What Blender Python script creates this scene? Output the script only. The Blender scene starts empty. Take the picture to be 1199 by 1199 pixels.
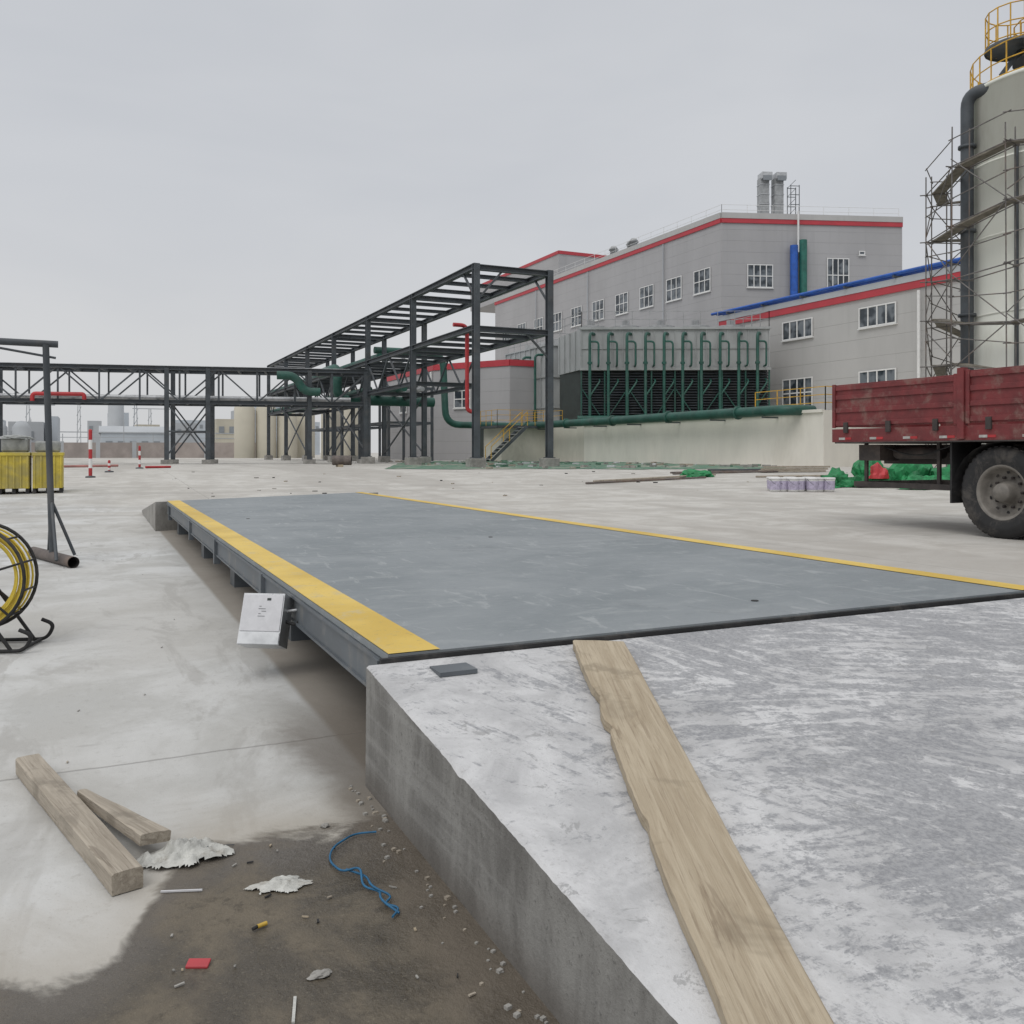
import bpy, math, random
from mathutils import Vector, Matrix, noise as mn
random.seed(7)
scene=bpy.context.scene
scene.view_settings.view_transform='Standard'
try: scene.view_settings.look='None'
except Exception: pass
scene.view_settings.exposure=0
Z=Vector((0,0,1))
# ---------------------------------------------------------------- node helpers
def mth(nt,op,a,b=None,clamp=False):
    n=nt.nodes.new('ShaderNodeMath'); n.operation=op; n.use_clamp=clamp
    for i,x in enumerate((a,b)):
        if x is None: continue
        if isinstance(x,(int,float)): n.inputs[i].default_value=x
        else: nt.links.new(x,n.inputs[i])
    return n.outputs[0]
def sstep(nt,x,lo,hi,a=0.0,b=1.0):
    n=nt.nodes.new('ShaderNodeMapRange'); n.interpolation_type='SMOOTHSTEP'
    n.inputs['From Min'].default_value=lo; n.inputs['From Max'].default_value=hi
    n.inputs['To Min'].default_value=a; n.inputs['To Max'].default_value=b
    nt.links.new(x,n.inputs['Value']); return n.outputs['Result']
def nz(nt,vec,scale,detail=4,rough=.6,dist=0):
    n=nt.nodes.new('ShaderNodeTexNoise'); n.inputs['Scale'].default_value=scale
    n.inputs['Detail'].default_value=min(detail,5); n.inputs['Roughness'].default_value=rough
    n.inputs['Distortion'].default_value=dist
    nt.links.new(vec,n.inputs['Vector']); return n.outputs['Fac']
def mixc(nt,f,a,b,mode='MIX'):
    n=nt.nodes.new('ShaderNodeMixRGB'); n.blend_type=mode
    for i,x in enumerate((f,a,b)):
        if isinstance(x,(int,float)): n.inputs[i].default_value=x
        elif isinstance(x,tuple): n.inputs[i].default_value=(*x,1)
        else: nt.links.new(x,n.inputs[i])
    return n.outputs[0]
def mapping(nt,vec,scale=(1,1,1),rot=(0,0,0),loc=(0,0,0)):
    n=nt.nodes.new('ShaderNodeMapping'); n.inputs['Scale'].default_value=scale; n.inputs['Rotation'].default_value=rot; n.inputs['Location'].default_value=loc
    nt.links.new(vec,n.inputs['Vector']); return n.outputs[0]
def start(name):
    m=bpy.data.materials.new(name); m.use_nodes=True; nt=m.node_tree
    b=nt.nodes['Principled BSDF']
    tc=nt.nodes.new('ShaderNodeTexCoord')
    return m,nt,b,tc.outputs['Object']
def xyz(nt,vec):
    s=nt.nodes.new('ShaderNodeSeparateXYZ'); nt.links.new(vec,s.inputs[0]); return s.outputs
def comb(nt,x,y,z=0.0):
    s=nt.nodes.new('ShaderNodeCombineXYZ')
    for i,q in enumerate((x,y,z)):
        if isinstance(q,(int,float)): s.inputs[i].default_value=q
        else: nt.links.new(q,s.inputs[i])
    return s.outputs[0]
def bump(nt,b,h,strength,dist=.02):
    n=nt.nodes.new('ShaderNodeBump'); n.inputs['Strength'].default_value=strength; n.inputs['Distance'].default_value=dist
    nt.links.new(h,n.inputs['Height']); nt.links.new(n.outputs[0],b.inputs['Normal'])
def mat(name,col,rough=.6,metal=0,var=.25,scale=2.0,bmp=0.0,dirt=None,dscale=1.0,damt=.5,stretch=(1,1,1)):
    m,nt,b,v=start(name)
    vv=mapping(nt,v,stretch) if stretch!=(1,1,1) else v
    n1=nz(nt,vv,scale,4,.65)
    lo=tuple(c*(1-var) for c in col); hi=tuple(min(1,c*(1+var)) for c in col)
    c=mixc(nt,sstep(nt,n1,.3,.7),lo,hi)
    if dirt:
        n2=nz(nt,vv,dscale,5,.7,.3)
        c=mixc(nt,sstep(nt,n2,.5,.68,0,damt),c,dirt)
    nt.links.new(c,b.inputs['Base Color'])
    nt.links.new(sstep(nt,n1,.2,.8,max(0,rough-.1),min(1,rough+.1)),b.inputs['Roughness'])
    b.inputs['Metallic'].default_value=metal
    if bmp: bump(nt,b,nz(nt,vv,scale*12,3,.6),bmp,.01)
    return m
# ---------------------------------------------------------------- mesh helper
class MB:
    def __init__(s): s.v=[];s.f=[];s.m=[];s.sm=[]; s.mats=[]
    def mi(s,m):
        if m not in s.mats: s.mats.append(m)
        return s.mats.index(m)
    def add(s,vs,fs,m,smooth=False):
        o=len(s.v); s.v+= [tuple(v) for v in vs]; i=s.mi(m)
        for f in fs: s.f.append(tuple(o+k for k in f)); s.m.append(i); s.sm.append(smooth)
    def obox(s,c,a,b,d,m):
        c,a,b,d=Vector(c),Vector(a),Vector(b),Vector(d)
        vs=[c+i*a+j*b+k*d for k in(-1,1) for j in(-1,1) for i in(-1,1)]
        s.add(vs,[(0,2,3,1),(4,5,7,6),(0,1,5,4),(2,6,7,3),(0,4,6,2),(1,3,7,5)],m)
    def box(s,x0,x1,y0,y1,z0,z1,m):
        s.obox(((x0+x1)/2,(y0+y1)/2,(z0+z1)/2),((x1-x0)/2,0,0),(0,(y1-y0)/2,0),(0,0,(z1-z0)/2),m)
    def beam(s,p,q,w,h,m):
        p,q=Vector(p),Vector(q); d=q-p; L=d.length
        if L<1e-6: return
        d/=L
        side=d.cross(Z)
        side=Vector((1,0,0)) if side.length<.01 else side.normalized()
        up=side.cross(d)
        s.obox((p+q)/2,d*L/2,side*w/2,up*h/2,m)
    def hbeam(s,p,q,w,m,side=None):
        p,q=Vector(p),Vector(q); d=(q-p); L=d.length; d/=L
        if side is None:
            side=d.cross(Z); side=Vector((1,0,0)) if side.length<.01 else side.normalized()
        up=side.cross(d); t=w*.07
        for sg in(-1,1): s.obox((p+q)/2+up*sg*(w/2-t),d*L/2,side*w/2,up*t,m)
        s.obox((p+q)/2,d*L/2,side*t*.8,up*(w/2-2*t),m)
    def tube(s,pts,r,m,n=12,bend=0,cap=True):
        P=[Vector(p) for p in pts]
        if bend>0 and len(P)>2:
            out=[P[0]]
            for i in range(1,len(P)-1):
                a=(P[i-1]-P[i]); b=(P[i+1]-P[i]); k=min(bend,a.length*.49,b.length*.49)
                A=P[i]+a.normalized()*k; B=P[i]+b.normalized()*k
                for j in range(7):
                    t=j/6; out.append((1-t)**2*A+2*t*(1-t)*P[i]+t*t*B)
            out.append(P[-1]); P=out
        rings=[]; ref=None
        for i,p in enumerate(P):
            t=(P[min(i+1,len(P)-1)]-P[max(i-1,0)]).normalized()
            if ref is None:
                ref=t.cross(Z)
                if ref.length<.05: ref=t.cross(Vector((1,0,0)))
                ref.normalize()
            ref=(ref-t*ref.dot(t)).normalized(); b=t.cross(ref)
            rings.append([p+(ref*math.cos(2*math.pi*k/n)+b*math.sin(2*math.pi*k/n))*r for k in range(n)])
        vs=[v for R in rings for v in R]; fs=[]
        for i in range(len(P)-1):
            for k in range(n): fs.append((i*n+k,i*n+(k+1)%n,(i+1)*n+(k+1)%n,(i+1)*n+k))
        s.add(vs,fs,m,True)
        if cap:
            s.add(rings[0],[tuple(range(n))[::-1]],m); s.add(rings[-1],[tuple(range(n))],m)
    def prism(s,poly,z0,z1,m,top=None):
        n=len(poly); vs=[(x,y,z0) for x,y in poly]+[(x,y,z1) for x,y in poly]
        s.add(vs,[(i,(i+1)%n,n+(i+1)%n,n+i) for i in range(n)],m)
        s.add(vs[n:],[tuple(range(n))],top or m); s.add(vs[:n],[tuple(range(n))[::-1]],m)
    def lathe(s,o,axis,prof,m,n=32,smooth=True):
        o=Vector(o); ax=Vector(axis).normalized()
        a=ax.cross(Z); a=Vector((1,0,0)) if a.length<.05 else a.normalized(); b=ax.cross(a)
        vs=[];fs=[]
        for r,h in prof:
            for k in range(n):
                t=2*math.pi*k/n; vs.append(o+ax*h+(a*math.cos(t)+b*math.sin(t))*r)
        for i in range(len(prof)-1):
            for k in range(n): fs.append((i*n+k,i*n+(k+1)%n,(i+1)*n+(k+1)%n,(i+1)*n+k))
        s.add(vs,fs,m,smooth)
    def finish(s,name,parent=None,bevel=0,mw=None):
        me=bpy.data.meshes.new(name); me.from_pydata(s.v,[],s.f)
        for m in s.mats: me.materials.append(m)
        me.polygons.foreach_set('material_index',s.m); me.polygons.foreach_set('use_smooth',s.sm)
        me.update()
        o=bpy.data.objects.new(name,me); scene.collection.objects.link(o)
        if parent: o.parent=parent
        if mw is not None: o.matrix_world=mw
        if bevel:
            b=o.modifiers.new('bevel','BEVEL'); b.width=bevel; b.segments=2; b.limit_method='ANGLE'
        return o
def group(name):
    e=bpy.data.objects.new(name,None); scene.collection.objects.link(e); e.empty_display_size=.2; return e
def gz(x,y):
    D=.424*x+.9056*y; t=max(0,min(1,(D-16)/20)); return .45*t*t*(3-2*t)
# ---------------------------------------------------------------- materials
STEEL=mat('rack_steel',(.065,.075,.085),.55,0,.25,1.5,dirt=(.12,.11,.10),damt=.4)
DKGREEN=mat('green_pipe',(.018,.085,.065),.5,0,.25,1.2,dirt=(.07,.11,.095),damt=.5)
RED=mat('red_paint_pipe',(.42,.03,.035),.45,0,.2,2)
GALV=mat('galvanised',(.50,.51,.52),.4,.5,.2,3)
FANG=mat('fan_stack_grey',(.33,.34,.345),.6,0,.2,3)
YEL=mat('yellow_rail',(.62,.36,.04),.5,0,.2,3)
BLUE=mat('blue_pipe',(.02,.10,.42),.45,0,.2,2)
CONC=mat('concrete_grey',(.30,.29,.27),.85,0,.25,3,.4,dirt=(.16,.15,.14),damt=.6)
CREAM=mat('basin_render',(.76,.73,.66),.85,0,.05,.7,dirt=(.60,.57,.50),dscale=.35,damt=.5,stretch=(1,1,.4))
CREAM2=mat('basin_render_old',(.63,.60,.53),.85,0,.08,.7,dirt=(.46,.44,.38),dscale=.35,damt=.6,stretch=(1,1,.4))
DARK=mat('dark_louvre',(.035,.045,.042),.7,0,.3,2)
BLACK=mat('black_rubber',(.02,.02,.021),.75,0,.3,6,.3,dirt=(.10,.09,.08),dscale=3,damt=.7)
WHITE=mat('white_frame',(.72,.72,.71),.5,0,.05,3)
REDBAND=mat('red_fascia',(.46,.045,.06),.5,0,.1,.6)
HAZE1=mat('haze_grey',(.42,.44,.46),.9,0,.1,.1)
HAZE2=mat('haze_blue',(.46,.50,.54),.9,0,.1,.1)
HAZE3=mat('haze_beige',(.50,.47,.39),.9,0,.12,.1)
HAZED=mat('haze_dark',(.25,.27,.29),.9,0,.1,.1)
BRICK=mat('far_wall',(.33,.29,.27),.9,0,.2,.3)
m,nt,b,v=start('glass_dark'); b.inputs['Roughness'].default_value=.12
c=mixc(nt,sstep(nt,nz(nt,v,.9,2),.42,.58),(.03,.04,.05),(.16,.18,.20)); nt.links.new(c,b.inputs['Base Color']); GLASS=m
def siding(name,col,pitch=1.0):
    m,nt,b,v=start(name); s=xyz(nt,v)
    f=mth(nt,'FRACT',mth(nt,'DIVIDE',s[2],pitch))
    line=sstep(nt,f,.0,.05,0,1)
    n1=nz(nt,mapping(nt,v,(.3,.3,.12)),1.0,4,.6); n2=nz(nt,mapping(nt,v,(2,2,.1)),1.2,4,.6)
    c=mixc(nt,sstep(nt,n1,.3,.7),tuple(x*.94 for x in col),tuple(x*1.05 for x in col))
    c=mixc(nt,sstep(nt,n2,.55,.7,0,.25),c,tuple(x*.8 for x in col))
    c=mixc(nt,line,tuple(x*.84 for x in col),c)
    nt.links.new(c,b.inputs['Base Color']); b.inputs['Roughness'].default_value=.55
    bump(nt,b,line,.4,.02); return m
SIDING=siding('grey_cladding',(.39,.385,.39))
SIDING2=siding('grey_cladding_light',(.45,.445,.435),1.2)
# ground
m,nt,b,v=start('ground_concrete'); GROUND=m
s=xyz(nt,v); X,Y=s[0],s[1]
big=nz(nt,v,.22,3,.55,.3); med=nz(nt,v,1.3,5,.7,.5); fine=nz(nt,v,18,5,.75); vf=nz(nt,v,140,2,.6)
near=mixc(nt,sstep(nt,med,.36,.64),(.44,.44,.425),(.60,.605,.60))
near=mixc(nt,sstep(nt,big,.42,.60,0,.6),near,(.43,.415,.385))
sm=nz(nt,mapping(nt,v,(1.6,.5,1),(0,0,.7)),1.1,5,.7,1.2)
near=mixc(nt,sstep(nt,sm,.52,.62,0,.55),near,(.355,.345,.325))
near=mixc(nt,sstep(nt,nz(nt,v,.7,5,.75,1.0),.60,.66,0,.45),near,(.30,.29,.275))
far=mixc(nt,sstep(nt,med,.35,.65),(.44,.42,.385),(.56,.545,.51))
far=mixc(nt,sstep(nt,nz(nt,mapping(nt,v,(.35,.06,1),(0,0,.5)),1,5,.6),.45,.6,0,.6),far,(.37,.35,.32))
D=mth(nt,'ADD',mth(nt,'MULTIPLY',X,.9),mth(nt,'MULTIPLY',Y,.25))
c=mixc(nt,sstep(nt,mth(nt,'ADD',D,mth(nt,'MULTIPLY',big,4)),4.5,9.5),near,far)
# tyre tracks crossing the yard behind the deck
tk=mth(nt,'ADD',mth(nt,'MULTIPLY',X,.30),mth(nt,'MULTIPLY',Y,.95))
tk=mth(nt,'ADD',tk,mth(nt,'MULTIPLY',big,2.2))
def tyre(off,w):
    return sstep(nt,mth(nt,'ABSOLUTE',mth(nt,'SUBTRACT',tk,off)),w*.5,w,1,0)
ty=mth(nt,'MAXIMUM',mth(nt,'MAXIMUM',tyre(17.6,.35),tyre(19.6,.35)),mth(nt,'MAXIMUM',tyre(24.0,.4),tyre(26.1,.4)))
c=mixc(nt,mth(nt,'MULTIPLY',ty,sstep(nt,med,.4,.6,.08,.35)),c,(.27,.255,.235))
c=mixc(nt,sstep(nt,fine,.54,.70,0,.4),c,(.33,.32,.30))
c=mixc(nt,sstep(nt,vf,.60,.75,0,.4),c,(.25,.24,.22))
def lineat(coord,off,per,w):
    f=mth(nt,'FRACT',mth(nt,'DIVIDE',mth(nt,'ADD',coord,off),per))
    return sstep(nt,mth(nt,'ABSOLUTE',mth(nt,'SUBTRACT',f,.5)),0,w/per,1,0)
wob=mth(nt,'MULTIPLY',mth(nt,'SUBTRACT',med,.5),.06)
j=mth(nt,'MAXIMUM',lineat(mth(nt,'ADD',Y,wob),-3.45+2.5,5.0,.012),lineat(mth(nt,'ADD',X,wob),2.6+2.5,5.0,.012))
c=mixc(nt,mth(nt,'MULTIPLY',j,.6),c,(.20,.19,.18))
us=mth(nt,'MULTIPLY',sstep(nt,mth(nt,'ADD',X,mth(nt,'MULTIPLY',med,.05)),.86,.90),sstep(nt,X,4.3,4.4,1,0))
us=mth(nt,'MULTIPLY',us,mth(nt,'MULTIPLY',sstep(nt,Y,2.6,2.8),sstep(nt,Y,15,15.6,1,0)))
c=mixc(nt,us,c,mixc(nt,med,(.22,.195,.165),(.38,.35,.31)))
wn=nz(nt,v,2.6,5,.65,.5)
bY=sstep(nt,X,-.02,.30,2.17,2.64)
fw=mth(nt,'ADD',mth(nt,'SUBTRACT',bY,Y),mth(nt,'MULTIPLY',mth(nt,'SUBTRACT',wn,.5),.5))
fr=sstep(nt,fw,-.5,.02)
c=mixc(nt,mth(nt,'MULTIPLY',fr,.6),c,(.37,.33,.27))
wet=sstep(nt,fw,-.025,.06)
soil=mixc(nt,sstep(nt,wn,.38,.62),(.062,.051,.036),(.150,.126,.092))
soil=mixc(nt,sstep(nt,fine,.5,.7,0,.65),soil,(.045,.037,.027))
soil=mixc(nt,sstep(nt,vf,.6,.7,0,.5),soil,(.20,.175,.13))
edge=mth(nt,'MULTIPLY',sstep(nt,fw,.0,.05),sstep(nt,fw,.05,.34,1,0))
soil=mixc(nt,mth(nt,'MULTIPLY',edge,.6),soil,(.135,.12,.105))
c=mixc(nt,wet,c,soil)
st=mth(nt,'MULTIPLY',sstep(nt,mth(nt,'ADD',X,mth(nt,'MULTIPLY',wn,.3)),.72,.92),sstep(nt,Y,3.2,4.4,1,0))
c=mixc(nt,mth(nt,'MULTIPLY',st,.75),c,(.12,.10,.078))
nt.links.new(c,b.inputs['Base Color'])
r=mixc(nt,wet,(.85,.85,.85),mixc(nt,sstep(nt,wn,.4,.6),(.34,.34,.34),(.75,.75,.75))); nt.links.new(r,b.inputs['Roughness'])
hh=mth(nt,'ADD',mth(nt,'MULTIPLY',fine,mixc(nt,wet,(.5,.5,.5),(2.4,2.4,2.4))),mth(nt,'SUBTRACT',mth(nt,'MULTIPLY',med,.6),mth(nt,'MULTIPLY',j,.8)))
bump(nt,b,hh,.45,.012)
# ramp concrete
m,nt,b,v=start('ramp_concrete'); RAMP=m
s=xyz(nt,v); X,Y=s[0],s[1]
def polar(cx,cy,kr,kt):
    dx=mth(nt,'SUBTRACT',X,cx); dy=mth(nt,'SUBTRACT',Y,cy)
    r_=mth(nt,'SQRT',mth(nt,'ADD',mth(nt,'MULTIPLY',dx,dx),mth(nt,'MULTIPLY',dy,dy)))
    t_=mth(nt,'ARCTAN2',dy,dx)
    return comb(nt,mth(nt,'MULTIPLY',r_,kr),mth(nt,'MULTIPLY',t_,kt)),r_
pA,rA=polar(1.2,-1.2,1.0,.8); pB,rB=polar(4.6,3.6,1.0,.65)
nA=nz(nt,pA,17,5,.8,.4); nB_=nz(nt,pB,15,5,.8,.4)
n2=nz(nt,v,1.1,3,.5,.6); n3=nz(nt,v,70,4,.75); n5=nz(nt,v,22,5,.8,.4)
sel=sstep(nt,nz(nt,v,1.0,2,.5),.44,.56)
n1=mixc(nt,sel,nA,nB_)
base=mixc(nt,sstep(nt,nz(nt,v,3,5,.7,.5),.35,.65),(.43,.43,.435),(.60,.60,.605))
msk=mth(nt,'ADD',mth(nt,'MULTIPLY',sstep(nt,mth(nt,'SUBTRACT',X,mth(nt,'MULTIPLY',Y,.35)),.30,1.2),.095),mth(nt,'MULTIPLY',mth(nt,'SUBTRACT',n2,.5),.22))
th=mth(nt,'ADD',mth(nt,'ADD',mth(nt,'MULTIPLY',n1,.62),mth(nt,'MULTIPLY',n5,.38)),msk)
sc=sstep(nt,th,.53,.61)
dk=mixc(nt,sstep(nt,n3,.35,.65),(.18,.185,.20),(.33,.335,.35))
c=mixc(nt,mth(nt,'MULTIPLY',sc,.76),base,dk)
band=mth(nt,'MULTIPLY',sstep(nt,rA,2.95,3.0),sstep(nt,rA,3.0,3.22,1,0))
band2=mth(nt,'MULTIPLY',sstep(nt,rB,1.75,1.79),sstep(nt,rB,1.79,1.95,1,0))
c=mixc(nt,mth(nt,'MULTIPLY',mth(nt,'MAXIMUM',band,band2),sstep(nt,X,1.9,2.4,0,.4)),c,(.25,.255,.27))
c=mixc(nt,sstep(nt,n3,.55,.70,0,.5),c,(.34,.335,.33))
c=mixc(nt,sstep(nt,nz(nt,v,8,5,.8,.6),.59,.65,0,.6),c,(.26,.26,.26))
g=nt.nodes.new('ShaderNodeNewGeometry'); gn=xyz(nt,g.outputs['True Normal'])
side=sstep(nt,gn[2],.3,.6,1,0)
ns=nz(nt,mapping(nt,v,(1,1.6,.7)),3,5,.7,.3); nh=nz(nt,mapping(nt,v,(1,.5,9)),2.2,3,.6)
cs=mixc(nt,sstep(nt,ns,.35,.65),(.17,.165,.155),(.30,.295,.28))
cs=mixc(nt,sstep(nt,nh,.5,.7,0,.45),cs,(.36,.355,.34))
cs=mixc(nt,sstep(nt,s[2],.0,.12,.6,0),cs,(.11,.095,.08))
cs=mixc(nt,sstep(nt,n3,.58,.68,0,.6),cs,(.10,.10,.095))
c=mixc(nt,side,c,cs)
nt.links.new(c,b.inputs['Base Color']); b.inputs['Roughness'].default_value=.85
bump(nt,b,mth(nt,'ADD',n3,mth(nt,'MULTIPLY',n5,.8)),.4,.008)
# deck paint
m,nt,b,v=start('deck_grey_paint'); DECK=m
s=xyz(nt,v)
n1=nz(nt,v,1.2,4,.6,.5); n2=nz(nt,mapping(nt,v,(1,2.5,1),(0,0,.3)),3.2,5,.75,.6); n3=nz(nt,v,90,3,.6); n4=nz(nt,mapping(nt,v,(1,.25,1)),9,5,.75,.8)
c=mixc(nt,sstep(nt,n1,.3,.7),(.180,.203,.216),(.240,.262,.275))
c=mixc(nt,sstep(nt,n2,.50,.70,0,.5),c,(.34,.36,.365))
c=mixc(nt,sstep(nt,n4,.57,.65,0,.45),c,(.39,.41,.415))
c=mixc(nt,sstep(nt,nz(nt,v,2.3,5,.75,1),.6,.68,0,.4),c,(.15,.165,.175))
c=mixc(nt,sstep(nt,n3,.58,.75,0,.35),c,(.33,.34,.34))
f=mth(nt,'ABSOLUTE',mth(nt,'SUBTRACT',mth(nt,'FRACT',mth(nt,'DIVIDE',mth(nt,'SUBTRACT',s[1],1.4),3.0)),.5))
ln=sstep(nt,f,.001,.004,1,0)
c=mixc(nt,mth(nt,'MULTIPLY',ln,.5),c,(.12,.13,.14))
nt.links.new(c,b.inputs['Base Color'])
nt.links.new(sstep(nt,n2,.3,.7,.45,.68),b.inputs['Roughness'])
bump(nt,b,mth(nt,'ADD',mth(nt,'MULTIPLY',n3,.2),mth(nt,'SUBTRACT',mth(nt,'MULTIPLY',n1,.6),ln)),.25,.006)
m,nt,b,v=start('deck_yellow_paint'); DYEL=m
n2=nz(nt,v,6,5,.75,.4); n1=nz(nt,v,1.6,3)
c=mixc(nt,sstep(nt,n1,.3,.7),(.58,.39,.06),(.72,.51,.11))
c=mixc(nt,sstep(nt,n2,.54,.70,0,.6),c,(.50,.43,.27)); c=mixc(nt,sstep(nt,nz(nt,v,35,4,.75),.58,.68,0,.5),c,(.30,.25,.12))
nt.links.new(c,b.inputs['Base Color']); b.inputs['Roughness'].default_value=.55
FASC=mat('deck_side_steel',(.11,.125,.14),.5,0,.2,2,dirt=(.23,.22,.20),dscale=4,damt=.5)
def wood(name,a,bb,dark,sc=(1.2,22,22)):
    m,nt,b,v=start(name)
    w=nz(nt,mapping(nt,v,sc),1.6,5,.65,1.2); f=nz(nt,mapping(nt,v,(3,90,90)),1.5,4,.7,.3); k=nz(nt,v,5,4,.7,.5)
    c=mixc(nt,sstep(nt,w,.3,.7),a,bb); c=mixc(nt,sstep(nt,f,.52,.68,0,.55),c,dark)
    c=mixc(nt,sstep(nt,k,.54,.68,0,.5),c,tuple(x*.6 for x in a))
    c=mixc(nt,sstep(nt,nz(nt,mapping(nt,v,(.8,8,8)),1.2,4,.6,2.0),.6,.66,0,.5),c,tuple(x*.9 for x in dark))
    nt.links.new(c,b.inputs['Base Color']); b.inputs['Roughness'].default_value=.85
    bump(nt,b,mth(nt,'ADD',w,f),.6,.004); return m
WOOD=wood('weathered_wood',(.35,.285,.20),(.47,.40,.295),(.22,.165,.11))
WOOD2=wood('old_timber',(.29,.25,.20),(.44,.39,.32),(.15,.12,.09))
m,nt,b,v=start('green_net_ground'); NETG=m
n1=nz(nt,v,.5,5,.7,.5); n2=nz(nt,v,3,4,.7)
c=mixc(nt,sstep(nt,n2,.3,.7),(.065,.155,.105),(.15,.25,.18)); c=mixc(nt,sstep(nt,n1,.50,.60,0,.8),c,(.36,.33,.28))
nt.links.new(c,b.inputs['Base Color']); b.inputs['Roughness'].default_value=.9; bump(nt,b,n2,.8,.1)
TARP=mat('green_tarp',(.018,.20,.07),.6,0,.4,4,.3)
PLASTIC=mat('thin_plastic',(.50,.50,.47),.3,0,.2,14,.3,dirt=(.28,.25,.20),dscale=12,damt=.7)
RUST=mat('rusty_steel',(.12,.10,.09),.7,0,.3,6,.3,dirt=(.2,.12,.07),damt=.5)
# ---------------------------------------------------------------- ground sheet
mb=MB(); F=Vector((.424,.9056,0)); R=Vector((.9056,-.424,0))
Ds=[-300,-40,0]+[16+i for i in range(0,21)]+[60,150,500,2500]; Ls=[-2500,-300,-60,-20,-8,0,8,20,60,300,2500]
vs=[]
for d in Ds:
    for l in Ls:
        p=F*d+R*l; vs.append((p.x,p.y,gz(p.x,p.y)))
nl=len(Ls)
mb.add(vs,[(i*nl+j,i*nl+j+1,(i+1)*nl+j+1,(i+1)*nl+j) for i in range(len(Ds)-1) for j in range(nl-1)],GROUND,True)
mb.finish('ground')
mb=MB(); a0,a1=Vector((10.4,34.0,0)),Vector((24.6,27.2,0)); b0,b1=Vector((20.5,62,0)),Vector((30.15,62,0))
NS,NT=46,26; vs=[]
for i in range(NT+1):
    t=(i/NT)**1.5
    for j in range(NS+1):
        sx=j/NS; f0=a0.lerp(a1,sx)
        f0=f0+Vector((0,1,0))*1.4*mn.noise((sx*9,3,0))
        b_=b0.lerp(b1,sx); p=f0.lerp(b_,t)
        if sx>.85: p.x+= (30.15-p.x)*((sx-.85)/.15)*min(1,t*3)
        h=.012+(.10*max(0,mn.noise((p.x*.6,p.y*.6,2)))+.05*max(0,mn.noise((p.x*2,p.y*2,5))))*(1 if 0<i else 0)
        vs.append((p.x,p.y,gz(p.x,p.y)+h))
mb.add(vs,[(i*(NS+1)+j,i*(NS+1)+j+1,(i+1)*(NS+1)+j+1,(i+1)*(NS+1)+j) for i in range(NT) for j in range(NS)],NETG,True)
mb.finish('ground_cover_net')
# ---------------------------------------------------------------- near ramp
def ramp_obj(name,xl,xr,y0,y1,zf,mat_,seg=60):
    mb=MB(); vs=[];fs=[]
    xs=[0]+[i/12 for i in range(1,13)]
    for i in range(seg+1):
        y=y0+(y1-y0)*i/seg
        j1=.0016*mn.noise((0,y*6,1))+.0022*mn.noise((3,y*37,1)); j2=.0012*mn.noise((7,y*12,2))+.002*mn.noise((7,y*40,2))
        ch=max(0,mn.noise((5,y*7,8))-.35)*.03
        z=max(zf(y),.006)
        vs.append((xl-.004,y,-.05))
        vs.append((xl+j1,y,z-.006+j2-ch))
        for k,t in enumerate(xs):
            vs.append((xl+(xr-xl)*t+(.008+j1+ch if k==0 else 0),y,z+(j2*.3 if k==0 else 0)))
    cols=len(xs)+2
    for i in range(seg):
        for k in range(cols-1): fs.append((i*cols+k,(i+1)*cols+k,(i+1)*cols+k+1,i*cols+k+1))
    n=(seg)*cols
    fs.append(tuple([n+k for k in range(cols)]))
    mb.add(vs,fs,mat_)
    mb.add([(xr,y0,-.05),(xr,y1,-.05),(xr,y1,max(zf(y1),.006)),(xr,y0,max(zf(y0),.006))],[(0,1,2,3)],mat_)
    mb.add([(xl-.004,y1,-.05),(xr,y1,-.05),(xr,y1,zf(y1))],[(0,1,2)],mat_)
    return mb
zr=lambda y:.397+(y-2.89)*.1
mb=ramp_obj('r',.82,4.75,-1.05,2.885,zr,RAMP,seg=300); mb.finish('concrete_ramp')
mb=MB()
fl,frr=(.95,13.45),(4.2,15.05)
A=(.80,fl[1]+.02);B=(4.5,frr[1]+.04);C=(4.6,frr[1]+3.6);Dd=(.82,fl[1]+4.2)
vs=[(A[0],A[1],0),(B[0],B[1],0),(C[0],C[1],0.01),(Dd[0],Dd[1],0.01),(A[0],A[1],.41),(B[0],B[1],.41),(C[0],C[1],.07),(Dd[0],Dd[1],.05)]
mb.add(vs,[(0,1,5,4),(1,2,6,5),(2,3,7,6),(3,0,4,7),(4,5,6,7)],CONC); mb.finish('concrete_ramp')
# ---------------------------------------------------------------- weighbridge
wb=group('weighbridge')
nl_=(.90,2.905); nr=(4.30,2.935)
def lerp(a,b,t): return (a[0]+(b[0]-a[0])*t,a[1]+(b[1]-a[1])*t)
ys=.055
def quad(mb,a,b,c,d,z,m): mb.add([(p[0],p[1],z) for p in (a,b,c,d)],[(0,1,2,3)],m)
mb=MB(); mb.prism([nl_,nr,frr,fl],.395,.42,DECK); mb.finish('deck_plate',wb,bevel=.003)
mb=MB()
quad(mb,(nl_[0]+.002,nl_[1]+.002),lerp(nl_,nr,ys),lerp(fl,frr,ys),(fl[0]+.002,fl[1]-.002),.4235,DYEL)
quad(mb,lerp(nl_,nr,.955),(nr[0]-.002,nr[1]+.002),(frr[0]-.002,frr[1]-.002),lerp(fl,frr,.955),.4235,DYEL)
mb.finish('yellow_edge_stripes',wb)
mb=MB()
def side_x(y): return .90+(y-2.905)/(13.45-2.905)*.05
mb.beam((.915,2.93,.325),(.965,13.4,.325),.02,.14,FASC)
mb.beam((.93,2.93,.26),(.98,13.4,.26),.07,.012,FASC)
mb.beam((.905,2.93,.385),(.955,13.4,.385),.03,.014,FASC)
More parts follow.
